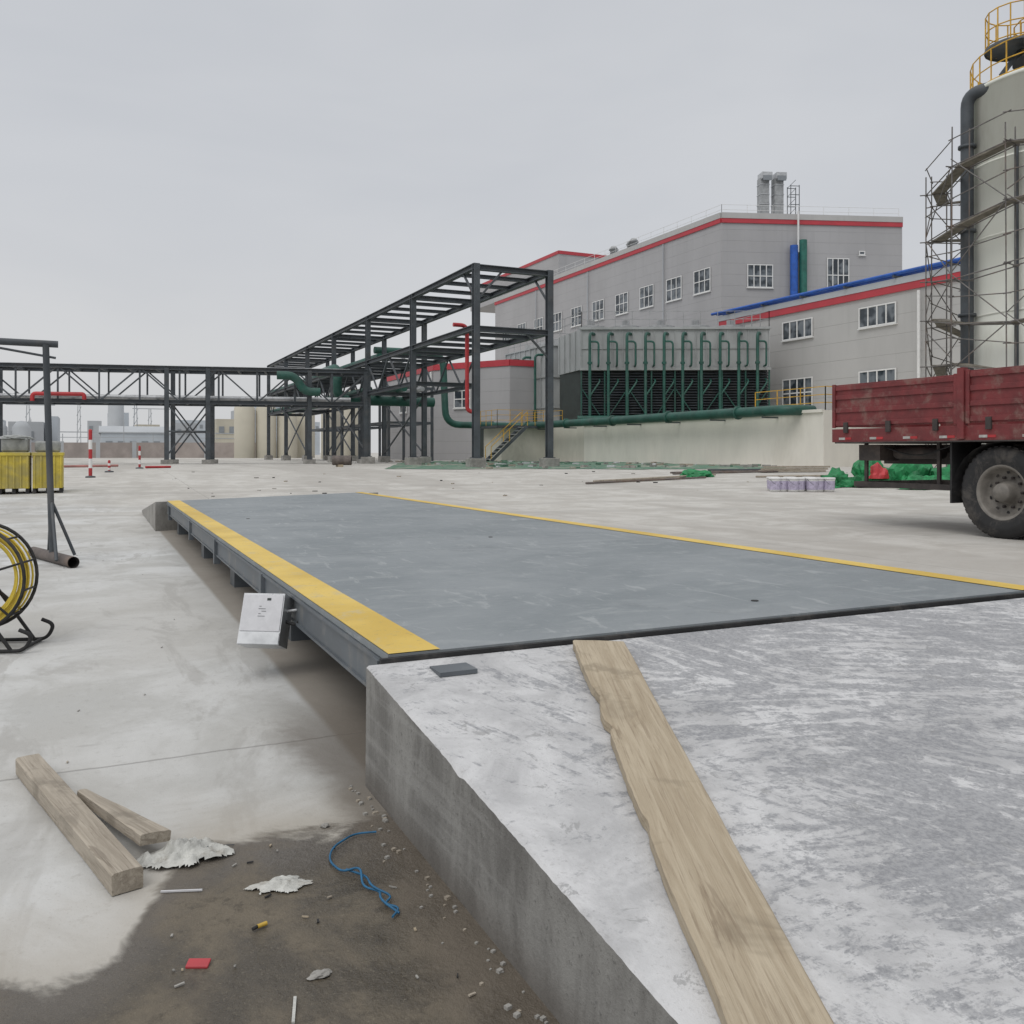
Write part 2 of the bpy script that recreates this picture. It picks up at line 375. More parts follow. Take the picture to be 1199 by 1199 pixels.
for x in (1.6,2.4,3.2,4.0): mb.beam((x,2.93,.30),(x,13.6,.30),.12,.18,FASC)
mb.beam((4.27,2.95,.325),(4.18,15,.325),.02,.14,FASC)
for y in (3.0,5.4,7.7,9.9,12.9):
    mb.box(side_x(y)-.02,side_x(y)+.03,y-.035,y+.035,.19,.39,FASC)
    mb.box(1.05,1.3,y-.12,y+.12,.0,.22,FASC)
    mb.beam((1,y,.3),(4.2,y,.3),.1,.15,FASC)
mb.tube([(.99,3.2,.22),(1.02,8,.205),(1.05,13,.22)],.012,BLACK,6)
mb.finish('steel_frame',wb)
mb=MB()
mb.beam((.87,2.894,.397),(4.32,2.922,.397),.018,.03,BLACK)
mb.box(1.01,1.14,2.70,2.80,zr(2.7)+.002,zr(2.8)+.006,FASC)
for (x,y) in ((2.75,3.25),(1.45,9.5),(2.9,6.6)):
    mb.lathe((x,y,.42),(0,0,1),[(.018,.001),(.016,.004),(.0,.004)],BLACK,16)
mb.finish('edge_gap_and_lift_holes',wb)
jb=group('junction_box'); jb.parent=wb
SS=mat('stainless',(.55,.56,.57),.35,.55,.12,8)
LAB=mat('label_white',(.60,.60,.62),.45,0,.06,20)
mb=MB()
c0=Vector((.775,4.52,.27)); n_=Vector((-.50,-.80,.36)).normalized(); u_=n_.cross(Z).normalized()*-1; w_=n_.cross(u_).normalized()
if w_.z<0: w_=-w_
mb.obox(c0,u_*.105,w_*.125,n_*.06,SS)
mb.obox(c0+n_*.0615-w_*.095,u_*.103,w_*.028,n_*.004,SS)
mb.obox(c0+n_*.062+w_*.028,u_*.100,w_*.088,n_*.003,LAB)
for k in range(5):
    mb.obox(c0+n_*.0662+w_*(.06-.012*k)+u_*(.01*((k*7)%3)-.01),u_*(.006+.006*((k*5)%3)),w_*.001,n_*.0006,STEEL)
mb.obox(c0+n_*.0662+w_*(.095)+u_*.03,u_*.010,w_*.006,n_*.0006,DARK)
mb.finish('box',jb,bevel=.003)
mb=MB()
mb.beam(c0-n_*.06+u_*.05,(.92,4.62,.35),.03,.02,FASC); mb.beam(c0-n_*.06-u_*.03+w_*.05,(.92,4.55,.36),.03,.02,FASC)
mb.tube([c0+u_*.10,c0+u_*.16-w_*.02,(.93,4.4,.3)],.008,BLACK,6,bend=.03)
mb.tube([c0+u_*.10+w_*.05,c0+u_*.17+w_*.06,(.93,4.38,.36)],.008,GALV,6,bend=.03)
mb.finish('bracket',jb)
# ---------------------------------------------------------------- planks
def plank(name,L,w0,w1,t,mat_,mw,rag=.006,seg=160,seed=0,notches=()):
    mb=MB(); vs=[];fs=[]
    for i in range(seg+1):
        x=L*i/seg; w=w0+(w1-w0)*i/seg
        jl=rag*(mn.noise((x*3,seed,0))+.35*mn.noise((x*23,seed,5)))
        notch=sum(d*max(0,1-abs(x-xc)/wd)*(1+.4*mn.noise((x*60,seed,1))) for xc,wd,d in notches)
        jr=rag*.4*(mn.noise((x*2.5,seed,9))+.3*mn.noise((x*25,seed,9)))
        yl=-w/2-jl+notch; yr=w/2+jr
        zt=t+.002*mn.noise((x*6,seed,2))
        vs+=[(x,yl,0),(x,yl-.001,zt*.9),(x,yl+.005,zt),(x,(yl+yr)/2,zt+.001),(x,yr-.004,zt),(x,yr,zt*.9),(x,yr,0)]
    for i in range(seg):
        for k in range(6): fs.append((i*7+k,(i+1)*7+k,(i+1)*7+k+1,i*7+k+1))
        fs.append((i*7+6,(i+1)*7+6,(i+1)*7,i*7))
    fs.append(tuple(range(7))[::-1]); n=seg*7; fs.append(tuple(n+k for k in range(7)))
    mb.add(vs,[f[::-1] for f in fs],mat_); return mb.finish(name,mw=mw)
def frame(o,xd,n):
    xd=Vector(xd).normalized(); n=Vector(n); y=n.cross(xd).normalized(); n=xd.cross(y)
    M=Matrix((xd,y,n)).transposed().to_4x4(); M.translation=Vector(o); return M
p0=Vector((1.655,2.80,zr(2.80)+.004)); p1=Vector((.935,1.05,zr(1.05)+.004))
plank('wooden_plank',2.3,.185,.160,.03,WOOD,frame(p0,p1-p0,(0,-.1,1)),rag=.007,seed=3,notches=((.55,.10,.012),(.78,.05,.016),(1.30,.04,.008)))
plank('timber_offcut',1.1,.075,.075,.055,WOOD2,frame((-.20,3.50,.003),(.285,-1.08,0),(0,0,1)),rag=.002,seed=5)
plank('timber_offcut',.52,.03,.085,.03,WOOD2,frame((-.03,3.10,.02),(.19,-.5,.02),(.15,0,1)),rag=.004,seed=8)
# ---------------------------------------------------------------- crumpled things
def crumple(name,c,size,m,amp=.35,seed=0,sub=4,flat=True,parent=None,freq=1.6,smooth=False):
    import bmesh
    bm=bmesh.new(); bmesh.ops.create_icosphere(bm,subdivisions=sub,radius=1)
    for v in bm.verts:
        p=v.co.copy(); n=mn.noise(p*freq+Vector((seed,0,0)))+.5*mn.noise(p*freq*2.7+Vector((0,seed,0)))+.25*mn.noise(p*freq*7)
        p*=1+amp*n
        v.co=Vector((p.x*size[0],p.y*size[1],max(p.z*size[2],-.0)+.002 if flat else p.z*size[2]))+Vector(c)
    for f in bm.faces: f.smooth=smooth
    me=bpy.data.meshes.new(name); bm.to_mesh(me); bm.free(); me.materials.append(m)
    o=bpy.data.objects.new(name,me); scene.collection.objects.link(o)
    if parent: o.parent=parent
    return o
# thin plastic film: ridged sheet
def film(name,c,rx,ry,h,m,seed):
    mb=MB(); n=44; vs=[]; idx={}; fs=[]
    for i in range(n+1):
        for k in range(n+1):
            a,b_=i/n*2-1,k/n*2-1
            rr=math.hypot(a,b_); ang=math.atan2(b_,a); lim=.72+.35*mn.noise((math.cos(ang)*1.5+seed,math.sin(ang)*1.5,0))+.12*mn.noise((math.cos(ang)*6,math.sin(ang)*6,seed))
            if rr<lim:
                q=max(0,1-rr/lim)**.6
                rid=1-abs(mn.noise((a*2.6+seed,b_*2.6,0)))*2; rid2=1-abs(mn.noise((a*6,b_*6+seed,3)))*2
                z=.003+h*q*(.25+.5*max(0,rid)**2+.3*max(0,rid2)**2)
                idx[(i,k)]=len(vs); vs.append((c[0]+a*rx,c[1]+b_*ry,z))
    for i in range(n):
        for k in range(n):
            q=[(i,k),(i+1,k),(i+1,k+1),(i,k+1)]
            if all(t in idx for t in q): fs.append(tuple(idx[t] for t in q))
    mb.add(vs,fs,m,True); mb.finish(name)
film('plastic_bag',(.215,2.585),.16,.12,.06,PLASTIC,2.3)
film('plastic_scrap',(.43,2.31),.10,.06,.016,PLASTIC,7.7)
crumple('stone_chip',(.434,1.877,0),(.024,.012,.010),CONC,.4,5,3)
crumple('stone_chip',(.62,2.62,0),(.014,.010,.008),CONC,.4,6,3)
ROPE=mat('blue_rope',(.02,.12,.24),.6,0,.2,30)
mb=MB(); pts=[(.74,2.50,.01),(.68,2.52,.008),(.60,2.45,.012),(.572,2.38,.008),(.59,2.30,.008),(.63,2.27,.03),(.615,2.20,.008),(.65,2.16,.01),(.63,2.10,.02),(.66,2.04,.008)]
mb.tube(pts,.0030,ROPE,8,bend=.04)
mb.tube([(.60,2.30,.014),(.64,2.25,.01),(.63,2.17,.02),(.67,2.12,.01),(.635,2.09,.012),(.67,2.06,.01),(.64,2.03,.008)],.003,ROPE,6,bend=.03); mb.finish('blue_rope')
mb=MB(); mb.obox((.206,2.026,.005),(.022,-.010,0),(.005,.010,.003),(0,0,.003),mat('red_scrap',(.45,.05,.06),.5)); mb.finish('red_scrap',bevel=.002)
mb=MB(); mb.tube([(.345,2.12,.008),(.367,2.127,.008)],.005,mat('yellow_marker_pen',(.50,.33,.05),.5),8); mb.tube([(.333,2.113,.008),(.345,2.12,.008)],.004,BLACK,8); mb.finish('marker_pen')
mb=MB()
for i in range(24):
    x=random.uniform(.1,.72); y=random.uniform(1.6,2.6)
    a=random.random()*6.28; L=random.uniform(.003,.011)
    mb.beam((x-L*math.cos(a),y-L*math.sin(a),.003),(x+L*math.cos(a),y+L*math.sin(a),.005),random.uniform(.002,.006),.003,random.choice([WOOD,CONC,WOOD2,BLACK,CONC]))
mb.beam((.35,1.74,.004),(.37,1.82,.004),.006,.004,PLASTIC)
mb.beam((.155,2.40,.004),(.25,2.365,.004),.004,.004,LAB)
mb.tube([(.20,2.55,.006),(.27,2.59,.02),(.36,2.60,.004)],.0015,STEEL,5,bend=.05)
for i in range(50):
    x=random.uniform(-4,.7); y=random.uniform(3.0,12)
    a=random.random()*6.28; L=random.uniform(.003,.010)
    mb.beam((x-L*math.cos(a),y-L*math.sin(a),.003),(x+L*math.cos(a),y+L*math.sin(a),.005),.005,.003,random.choice([CONC,WOOD2]))
for i in range(70):  # crumbs lying along the foot of the ramp wall
    y=random.uniform(1.4,2.9); x=.80-abs(random.gauss(0,.035)); q=random.uniform(.002,.006)
    mb.obox((x,y,q*.6),(q,q*.3,0),(-q*.3,q*.8,0),(0,0,q*.6),random.choice([CONC,CONC,WOOD2]))
mb.finish('litter_debris')
# ---------------------------------------------------------------- cable rodder reel
g=group('cable_rodder_reel'); cx=Vector((-.60,5.83,.40)); ax=Vector((-.30,-.95,0)).normalized(); u=Vector((ax.y,-ax.x,0))*-1
def ring(mb,c,ax,R_,r,m,n=40):
    ax=Vector(ax).normalized(); a=ax.cross(Z).normalized(); b=ax.cross(a); pts=[c+(a*math.cos(2*math.pi*k/n)+b*math.sin(2*math.pi*k/n))*R_ for k in range(n+1)]
    mb.tube(pts,r,m,8,cap=False)
mb=MB()
for o in(-.09,.09):
    ring(mb,cx+ax*o,ax,.30,.010,BLACK)
    for k in range(6):
        t=k*math.pi/3+.3; d=(u*math.cos(t)+Z*math.sin(t)); mb.tube([cx+ax*o+d*.05,cx+ax*o+d*.30],.007,BLACK,6)
for k in range(12):
    t=k*math.pi/6+.3; d=(u*math.cos(t)+Z*math.sin(t)); mb.tube([cx-ax*.09+d*.30,cx+ax*.09+d*.30],.006,BLACK,6)
ring(mb,cx,ax,.06,.02,BLACK,16); mb.tube([cx-ax*.16,cx+ax*.16],.012,BLACK,8)
mb.finish('wheel',g)
mb=MB()
YR=mat('yellow_rod',(.66,.50,.06),.4)
for k in range(18):
    ring(mb,cx+ax*(-.07+.14*((k*5)%8)/7),ax,.285-.012*(k//4)-.003*(k%3),.006,YR)
mb.finish('fibreglass_rod',g)
mb=MB()
for o in(-.16,.16):
    for sg in(-1,1): mb.tube([cx+ax*o,cx+ax*o+u*.26*sg-Z*.385],.010,BLACK,6)
    mb.tube([cx+ax*o-u*.33-Z*.385,cx+ax*o+u*.33-Z*.385,cx+ax*o+u*.37-Z*.30,cx+ax*o+u*.30-Z*.27],.011,BLACK,6,bend=.06)
for sg in(-1,1): mb.tube([cx-ax*.16+u*.30*sg-Z*.385,cx+ax*.16+u*.30*sg-Z*.385],.010,BLACK,6)
mb.finish('stand',g)
# ---------------------------------------------------------------- T stand
g=group('pipe_stand'); mb=MB()
bx,by=-.36,10.1
mb.tube([(bx,by,.06),(bx-.06,by,2.18)],.032,STEEL,10)
mb.tube([(bx+.05,by+.02,2.19),(bx-3.2,by-.05,2.21)],.035,STEEL,10)
mb.tube([(bx+.03,by,2.05),(bx-.6,by,2.15)],.012,STEEL,8)
for dx,dy in((-.05,.42),(.05,-.42),(.2,.05)): mb.tube([(bx-.01,by,.62),(bx+dx,by+dy,.06)],.016,STEEL,8)
mb.finish('post',g)
mb=MB(); a=Vector((bx-.2,by+.6,.055)); bq=Vector((bx+.2,by-.6,.055)); mb.tube([a,bq],.055,RUST,16,cap=False); mb.tube([a,bq],.047,BLACK,16,cap=False)
mb.finish('base_pipe',g)
mb=MB(); mb.tube([(bx-3.15,by,.05),(bx-3.2,by,2.2)],.032,STEEL,10); mb.finish('post_second',g)
# ---------------------------------------------------------------- yellow tote stack
g=group('yellow_tote'); mb=MB(); zb=gz(-1.5,25.3); TY=mat('tote_yellow',(.55,.44,.06),.5,0,.2,3,dirt=(.3,.27,.15),damt=.6)
WRAP=mat('wrapped_goods',(.26,.27,.26),.4,0,.3,4,dirt=(.40,.41,.40),dscale=3,damt=.7)
for i,xx in enumerate((-2.05,-1.32)):
    mb.box(xx,xx+.66,24.8,25.8,zb+.12,zb+.96,TY)
    for k in range(5): mb.box(xx+.02+.145*k,xx+.06+.145*k,24.77,24.8,zb+.12,zb+.92,TY)
    mb.box(xx-.02,xx+.68,24.76,25.84,zb+.92,zb+1.0,TY)
    for k in (0,.29,.58): mb.box(xx+k,xx+k+.08,24.82,25.78,zb,zb+.12,BLACK)
mb.finish('bins',g,bevel=.01)
mb=MB(); mb.box(-2.0,-1.42,24.95,25.7,zb+1.005,zb+1.36,WRAP); mb.box(-1.28,-.72,24.95,25.6,zb+1.005,zb+1.28,WRAP); mb.finish('crates',g,bevel=.05)
crumple('cover_sheet',(-1.7,25.3,zb+1.33),(.40,.45,.10),WRAP,.25,1,4,parent=g,freq=2,smooth=True)
def bollard(x,y,h,r=.055):
    mb=MB(); z=gz(x,y); n=5
    for k in range(n): mb.lathe((x,y,z+h*k/n),(0,0,1),[(r,0),(r,h/n)],RED if k%2==0 else WHITE,12)
    mb.lathe((x,y,z+h),(0,0,1),[(r,0),(r*.7,.03),(0,.035)],RED,12); mb.lathe((x,y,z),(0,0,1),[(.15,0),(.15,.04),(r,.06)],STEEL,12); mb.finish('warning_post')
bollard(-.05,31.5,1.5); bollard(1.75,39.5,.9,.045); bollard(.55,35,.4,.045)
mb=MB(); z=.45; mb.tube([(-1.6,41,z+.08),(1.0,41.6,z+.1)],.05,mat('faded_red',(.38,.17,.15),.6),8); mb.tube([(2.0,40,z+.05),(3.0,40.4,z+.05)],.05,RED,8); mb.finish('fire_pipe')
mb=MB(); mb.tube([(9.9,40.4,.75),(10.7,40.1,.75)],.22,RUST,16,cap=False); mb.tube([(9.9,40.4,.75),(10.7,40.1,.75)],.19,BLACK,16,cap=False); mb.box(10.1,10.3,40,40.6,.45,.56,WOOD); mb.finish('steel_pipe_offcut')
# ---------------------------------------------------------------- main pipe rack
g=group('pipe_rack'); xl,xr=14.7,18.2; ys_=[35+8.2*k for k in range(7)]
mb=MB(); mf=MB()
for y in ys_:
    for x in(xl,xr):
        mb.hbeam((x,y,.9),(x,y,9.1),.27,STEEL); mf.box(x-.34,x+.34,y-.34,y+.34,.2,.85,CONC)
        mb.box(x-.2,x+.2,y-.2,y+.2,.86,.9,STEEL)
    for z in (8.95,6.35): mb.hbeam((xl,y,z),(xr,y,z),.24,STEEL)
    if y>40: mb.hbeam((xl,y,4.6),(xr,y,4.6),.22,STEEL)
mf.finish('footings',g,bevel=.02)
for x in(xl,xr):
    for z in(9.0,6.4): mb.hbeam((x,ys_[0],z),(x,ys_[-1],z),.24,STEEL)
    mb.hbeam((x,ys_[1],4.6),(x,ys_[-1],4.6),.2,STEEL)
for k in range(6):
    for t in (.25,.5,.75):
        y=ys_[k]+8.2*t
        mb.hbeam((xl,y,9.0),(xr,y,9.0),.17,STEEL); mb.hbeam((xl,y,6.4),(xr,y,6.4),.17,STEEL)
    if k>=1:
        for x in(xl,xr):
            for i in range(4):
                a=ys_[k]+8.2*i/4; c_=a+8.2/4
                mb.beam((x,a,4.6 if i%2 else 6.4),(x,c_,6.4 if i%2 else 4.6),.08,.08,STEEL)
for k in (2,4):
    for x in(xl,xr):
        mb.beam((x,ys_[k],1.0),(x,ys_[k+1],4.5),.08,.08,STEEL); mb.beam((x,ys_[k+1],1.0),(x,ys_[k],4.5),.08,.08,STEEL)
for x in (xl,xr): mb.beam((x,35,7.6),(x,36.4,8.9),.08,.08,STEEL)
mb.beam((xl,35,7.5),(xl+1.2,35,8.85),.08,.08,STEEL); mb.beam((xr,35,5.2),(xr-1.1,35,6.25),.08,.08,STEEL)
mb.finish('steel_frame',g)
mb=MB()
mb.tube([(15.3,51,6.75),(15.3,86,6.75)],.2,DKGREEN); mb.tube([(16.2,60,6.75),(16.2,86,6.75)],.18,DKGREEN)
mb.tube([(17.1,52,6.72),(17.1,86,6.72)],.14,GALV); mb.tube([(15.0,52,4.9),(15.0,86,4.9)],.15,DKGREEN)
mb.tube([(17.6,50,4.85),(17.6,86,4.85)],.14,GALV); mb.tube([(16.5,50,4.85),(16.5,86,4.85)],.18,DKGREEN)
mb.finish('rack_pipes',g)
g2=group('green_water_main'); mb=MB()
mb.tube([(18.2,62,8.4),(23.4,62,8.4),(23.4,61.4,3.15),(29.4,61.0,3.1),(29.4,32.5,3.1),(31,32.5,3.1)],.25,DKGREEN,14,bend=1.1)
for y in range(34,61,4): mb.beam((30.18,y,2.8),(29.2,y,2.8),.06,.07,STEEL)
for y in range(36,61,6): mb.lathe((29.4,y,3.1),(0,1,0),[(.25,-.05),(.34,-.05),(.34,.05),(.25,.05)],DKGREEN,16)
mb.finish('main_pipe',g2)
mb=MB(); mb.tube([(13.9,60,6.4),(13.9,55.5,6.4),(13.9,55.5,4.4),(20.3,55.5,4.4)],.31,DKGREEN,14,bend=.8)
mb.lathe((18.9,55.5,4.4),(1,0,0),[(.31,-.06),(.42,-.06),(.42,.06),(.31,.06)],DKGREEN,16)
mb.tube([(14.3,36.6,6.7),(14.95,36.6,6.7),(14.95,36.6,2.9),(15.5,36.5,2.9)],.09,RED,10,bend=.3)
mb.finish('branch_pipes',g2)
# ---------------------------------------------------------------- transverse rack
g=group('transverse_pipe_rack'); Aq=Vector((-14.0,57.6,0)); Bq=Vector((14.7,51.3,0)); u=(Bq-Aq).normalized(); w=Vector((-u.y,u.x,0)); L=(Bq-Aq).length
mb=MB(); mf=MB()
def TP(s,t,z): return Aq+u*s+w*t+Vector((0,0,z))
cols=[1.5,9.0,18.2,20.4,26.0,29.2]
for t in(0,2.4):
    mb.hbeam(TP(0,t,5.85),TP(L,t,5.85),.22,STEEL); mb.hbeam(TP(0,t,3.95),TP(L,t,3.95),.22,STEEL)
    n=14
    for i in range(n):
        a=L*i/n; c_=L*(i+1)/n
        mb.beam(TP(a,t,3.95),TP(a,t,5.85),.10,.10,STEEL)
        mb.beam(TP(a,t,3.95 if i%2 else 5.85),TP(c_,t,5.85 if i%2 else 3.95),.08,.08,STEEL)
    for s in cols:
        mb.hbeam(TP(s,t,.7),TP(s,t,5.85),.24,STEEL); p=TP(s,t,0); mf.box(p.x-.3,p.x+.3,p.y-.3,p.y+.3,.2,.7,CONC)
    mb.beam(TP(18.2,t,.9),TP(20.4,t,3.9),.08,.08,STEEL); mb.beam(TP(20.4,t,.9),TP(18.2,t,3.9),.08,.08,STEEL)
    mb.beam(TP(18.2,t,2.3),TP(20.4,t,2.3),.08,.08,STEEL)
for i in range(20): mb.beam(TP(L*i/20,0,5.8),TP(L*i/20,2.4,5.8),.12,.12,STEEL); mb.beam(TP(L*i/20,0,3.95),TP(L*i/20,2.4,3.95),.12,.12,STEEL)
mf.finish('footings',g)
mb.finish('steel_frame',g)
mb=MB()
mb.tube([TP(0,.6,4.22),TP(L-1,.6,4.22)],.13,GALV); mb.tube([TP(0,1.2,4.22),TP(L-1,1.2,4.22)],.12,STEEL); mb.tube([TP(2,1.8,6.08),TP(L-1,1.8,6.08)],.07,GALV)
mb.tube([TP(11.4,-.3,3.9),TP(11.4,-.3,4.3),TP(14.0,-.3,4.3),TP(14.0,-.3,4.0)],.11,RED,bend=.2)
mb.tube([TP(24.2,-.6,5.5),TP(25.2,-.6,5.5),TP(25.7,-.4,4.6),TP(26.6,-.3,4.6)],.24,DKGREEN,14,bend=.6)
mb.finish('rack_pipes',g)
# ---------------------------------------------------------------- window util
def window(mf,mg,o,u,n,w,h,cols=2,rows=2):
    o=Vector(o);u=Vector(u).normalized();n=Vector(n).normalized(); c=o+u*w/2+Z*h/2
    mg.obox(c+n*.03,u*(w/2),Z*(h/2),n*.02,GLASS)
    t=.042
    for i in range(cols+1): mf.obox(o+u*(w*i/cols)+Z*h/2+n*.07,u*t,Z*(h/2+t),n*.03,WHITE)
    for j in range(rows+1): mf.obox(c+Z*(h*j/rows-h/2)+n*.072,u*(w/2),Z*t,n*.026,WHITE)
    mf.obox(c-Z*(h/2+.09)+n*.08,u*(w/2+.1),Z*.03,n*.08,WHITE)
def strip(mb,p,q,n,z0,z1,m,t=.08):
    p,q,n=Vector((*p,0)),Vector((*q,0)),Vector((*n,0)).normalized(); d=(q-p)
    mb.obox((p+q)/2+n*t/2+Z*(z0+z1)/2,d/2,n*t/2,Z*(z1-z0)/2,m)
def rail(mb,pts,h,m,posts=2.0,r=.03,mid=2):
    for a,b_ in zip(pts[:-1],pts[1:]):
        a,b_=Vector(a),Vector(b_); L=(b_-a).length; n=max(1,int(L/posts))
        for i in range(n+1): p=a.lerp(b_,i/n); mb.beam(p,p+Z*h,r*1.6,r*1.6,m)
        for k in range(1,mid+1): mb.beam(a+Z*h*k/mid,b_+Z*h*k/mid,r*1.6,r*1.6,m)
# ---------------------------------------------------------------- main building
g=group('factory_building'); C0=(50.8,64.5);C1=(66.7,58.8);C2=(72,112);C3=(50.8,114)
mb=MB(); mb.prism([C0,C1,C2,C3],0,22.2,SIDING,HAZE1); mb.finish('walls',g)
nB=Vector((-5.7,-15.9,0)).normalized(); uB=Vector((15.9,-5.7,0)).normalized()
mb=MB(); strip(mb,C0,C1,nB[:2],21.6,22.0,REDBAND,.12); strip(mb,C0,C3,(-1,0),21.6,22.0,REDBAND,.12)
strip(mb,C0,C1,nB[:2],22.0,22.5,SIDING2,.16); strip(mb,C0,C3,(-1,0),22.0,22.5,SIDING2,.16)
mb.finish('roof_fascia',g)
mf=MB();mg=MB()
for y in (65.9,70.3,75.0,79.7,84.6,89.5,94.3,99.2,104.1,109): window(mf,mg,(50.8,y+2.5,15.8),(0,-1,0),(-1,0,0),2.4,2.1,3,2)
for s,wd,hh in((2.6,2.3,2.0),(10.0,2.0,3.0)):
    p=Vector((*C0,15.9-(.3 if hh>2.5 else 0)))+uB*(s-.2); window(mf,mg,p,uB,nB,wd,hh,4,2)
for y in (90,96,102): window(mf,mg,(50.8,y+2,10.5),(0,-1,0),(-1,0,0),2.0,1.6,2,2)
window(mf,mg,Vector((*C0,19.0))+uB*12.8,uB,nB,.5,.3,1,1)
mf.finish('window_frames',g);mg.finish('windows',g)
mb=MB()
p=Vector((*C0,0))+nB*.5
for s,z0,z1,m_,rr in((6.5,14.9,19.6,BLUE,.34),(7.35,14.9,20.1,mat('duct_green',(.02,.13,.10),.5),.34)):
    q=p+uB*s; mb.tube([q+Z*z0,q+Z*z1],rr,m_,14)
q=p+uB*6.9; mb.tube([q+Z*19,q+Z*22.6],.09,WHITE,8)
for y in (73.2,88,101): mb.tube([(50.6,y,8),(50.6,y,21.5)],.07,HAZE1,8)
mb.finish('wall_pipes',g)
mb=MB()
for s in (4.7,6.05):
    q=Vector((*C0,0))+uB*s-nB*2.2
    mb.obox(q+Z*24.2,uB*.42,nB*.42,Z*2.1,FANG)
    for z in (23,23.9,24.8,25.7): mb.obox(q+Z*z,uB*.46,nB*.46,Z*.03,GALV)
    mb.obox(q+Z*26.45+nB*.15+uB*.12,uB*.48,nB*.6,Z*.3,GALV); mb.obox(q+Z*26.2+nB*.78+uB*.12,uB*.40,nB*.04,Z*.22,HAZED)
q=Vector((*C0,0))+uB*7.0-nB*2.2
for a in(0,.8):
    for b_ in(0,.8): mb.beam(q+uB*a+nB*b_+Z*22,q+uB*a+nB*b_+Z*25.6,.05,.05,STEEL)
for z in (22.9,23.8,24.7,25.5):
    mb.beam(q+Z*z,q+uB*.8+Z*z,.05,.05,STEEL); mb.beam(q+Z*z+nB*.8,q+uB*.8+nB*.8+Z*z,.05,.05,STEEL); mb.beam(q+Z*z,q+uB*.8+Z*(z+.8),.04,.04,STEEL)
for y,x in((80,51.6),(81,51.9),(84,51.6)): mb.lathe((x,y,22.2),(0,0,1),[(.4,0),(.4,1.0),(.55,1.0),(.3,1.4),(0,1.5)],FANG,14)
mb.tube([(51.5,70,22.7),(51.5,96,22.7)],.1,GALV,8)
mb.finish('roof_ducts',g)
mb=MB(); rail(mb,[(C1[0]-.2,C1[1]+.2,22.4),(C0[0]+.2,C0[1]+.2,22.4),(C3[0]+.2,C3[1],22.4)],.9,WHITE,2.2,.018); mb.finish('roof_railing',g)
mb=MB(); mb.prism([(51.2,96),(68,96),(68,124),(51.2,124)],22.2,25.6,SIDING,HAZE1); strip(mb,(51.2,96),(51.2,124),(-1,0),25.2,25.6,REDBAND); strip(mb,(51.2,96),(68,96),(0,-1),25.2,25.6,REDBAND); mb.finish('penthouse',g)
g=group('annex_building'); mb=MB(); P=[(26,71),(30,64.5),(47,64.5),(47,86),(26,86)]
mb.prism(P,0,8.5,SIDING,HAZE1)
nn=Vector((-6.5,-4,0)).normalized()
strip(mb,P[0],P[1],nn[:2],8.0,8.5,REDBAND); strip(mb,P[4],P[0],(-1,0),8.0,8.5,REDBAND); strip(mb,P[1],P[2],(0,-1),8.0,8.5,REDBAND)
mb.finish('walls',g)
mf=MB();mg=MB(); uu=Vector((4,-6.5,0)).normalized()
window(mf,mg,Vector((26,71,4.8))+uu*2.2,uu,nn,1.6,1.4,2,2); window(mf,mg,(26,80,4.8),(0,-1,0),(-1,0,0),2,1.4,2,2)
mg.obox(Vector((26,71,2.0))+uu*5.2+nn*.03,uu*.9,Z*1.6,nn*.03,DARK)
mb=MB(); mb.tube([(25.85,71.3,.4),(25.85,71.3,7.9)],.1,WHITE,8); mb.finish('downpipe',g)
mf.finish('window_frames',g);mg.finish('windows',g)
# ---------------------------------------------------------------- workshop
g=group('workshop_building'); mb=MB(); mb.prism([(45,18),(70,18),(66,57.3),(45,57.3)],0,11.75,SIDING2,HAZE1); mb.finish('walls',g)
mb=MB(); strip(mb,(45,18),(45,57.3),(-1,0),11.0,11.45,REDBAND,.12); strip(mb,(45,18),(45,57.3),(-1,0),11.45,11.85,HAZE1,.16); strip(mb,(45,18),(70,18),(0,-1),11.0,11.45,REDBAND,.12)
mb.finish('roof_fascia',g)
mf=MB();mg=MB()
for z0,h in((9.15,1.25),(4.3,2.0)):
    for y,wd in((50.1,2.9),(43.0,2.9),(34.5,2.9),(27,2.9)): window(mf,mg,(45,y,z0),(0,-1,0),(-1,0,0),wd,h,4,1 if z0>8 else 2)
mf.finish('window_frames',g);mg.finish('windows',g)
mb=MB()
for x,z,rr in((44.75,12.12,.11),(45.3,12.15,.13),(45.9,12.2,.12)): mb.tube([(x,19,z),(x,58,z)],rr,BLUE,10)
for y in range(20,57,4): mb.box(44.6,46.2,y-.06,y+.06,11.87,12.0,STEEL)
mb.tube([(44.7,38.2,.4),(44.7,38.2,10.8)],.10,WHITE,8); mb.tube([(44.7,55,.4),(44.7,55,10.8)],.10,WHITE,8)
mb.finish('roof_pipes',g)
# ---------------------------------------------------------------- basin
g=group('cooling_water_basin'); mb=MB()
mb.prism([(30.2,31),(44.6,31),(44.6,53),(30.2,53)],0,3.05,CREAM); mb.prism([(30.45,53.0),(44.6,53.0),(44.6,63),(30.45,63)],0,3.02,CREAM2)
mb.prism([(30.1,31),(30.2,31),(30.2,53),(30.1,53)],2.95,3.09,CREAM)
mb.finish('walls',g)
mb=MB(); rail(mb,[(30.5,36,3.05),(30.5,31.2,3.05),(44,31.2,3.05)],1.1,YEL,1.2,.022,3)
rail(mb,[(30.0,58,3.05),(26,58,3.05),(26,62,3.05)],1.1,YEL,1.0,.018,3); rail(mb,[(30.7,63,3.05),(30.7,57,3.05)],1.1,YEL,1.3,.018,3)
mb.finish('railings',g)
mb=MB(); mb.box(26,30.4,58,62,2.88,3.04,STEEL); mb.box(26.6,30.4,58.6,61.8,.3,2.88,CREAM2)
st0,st1=Vector((25.0,57.3,.5)),Vector((27.8,57.3,3.0))
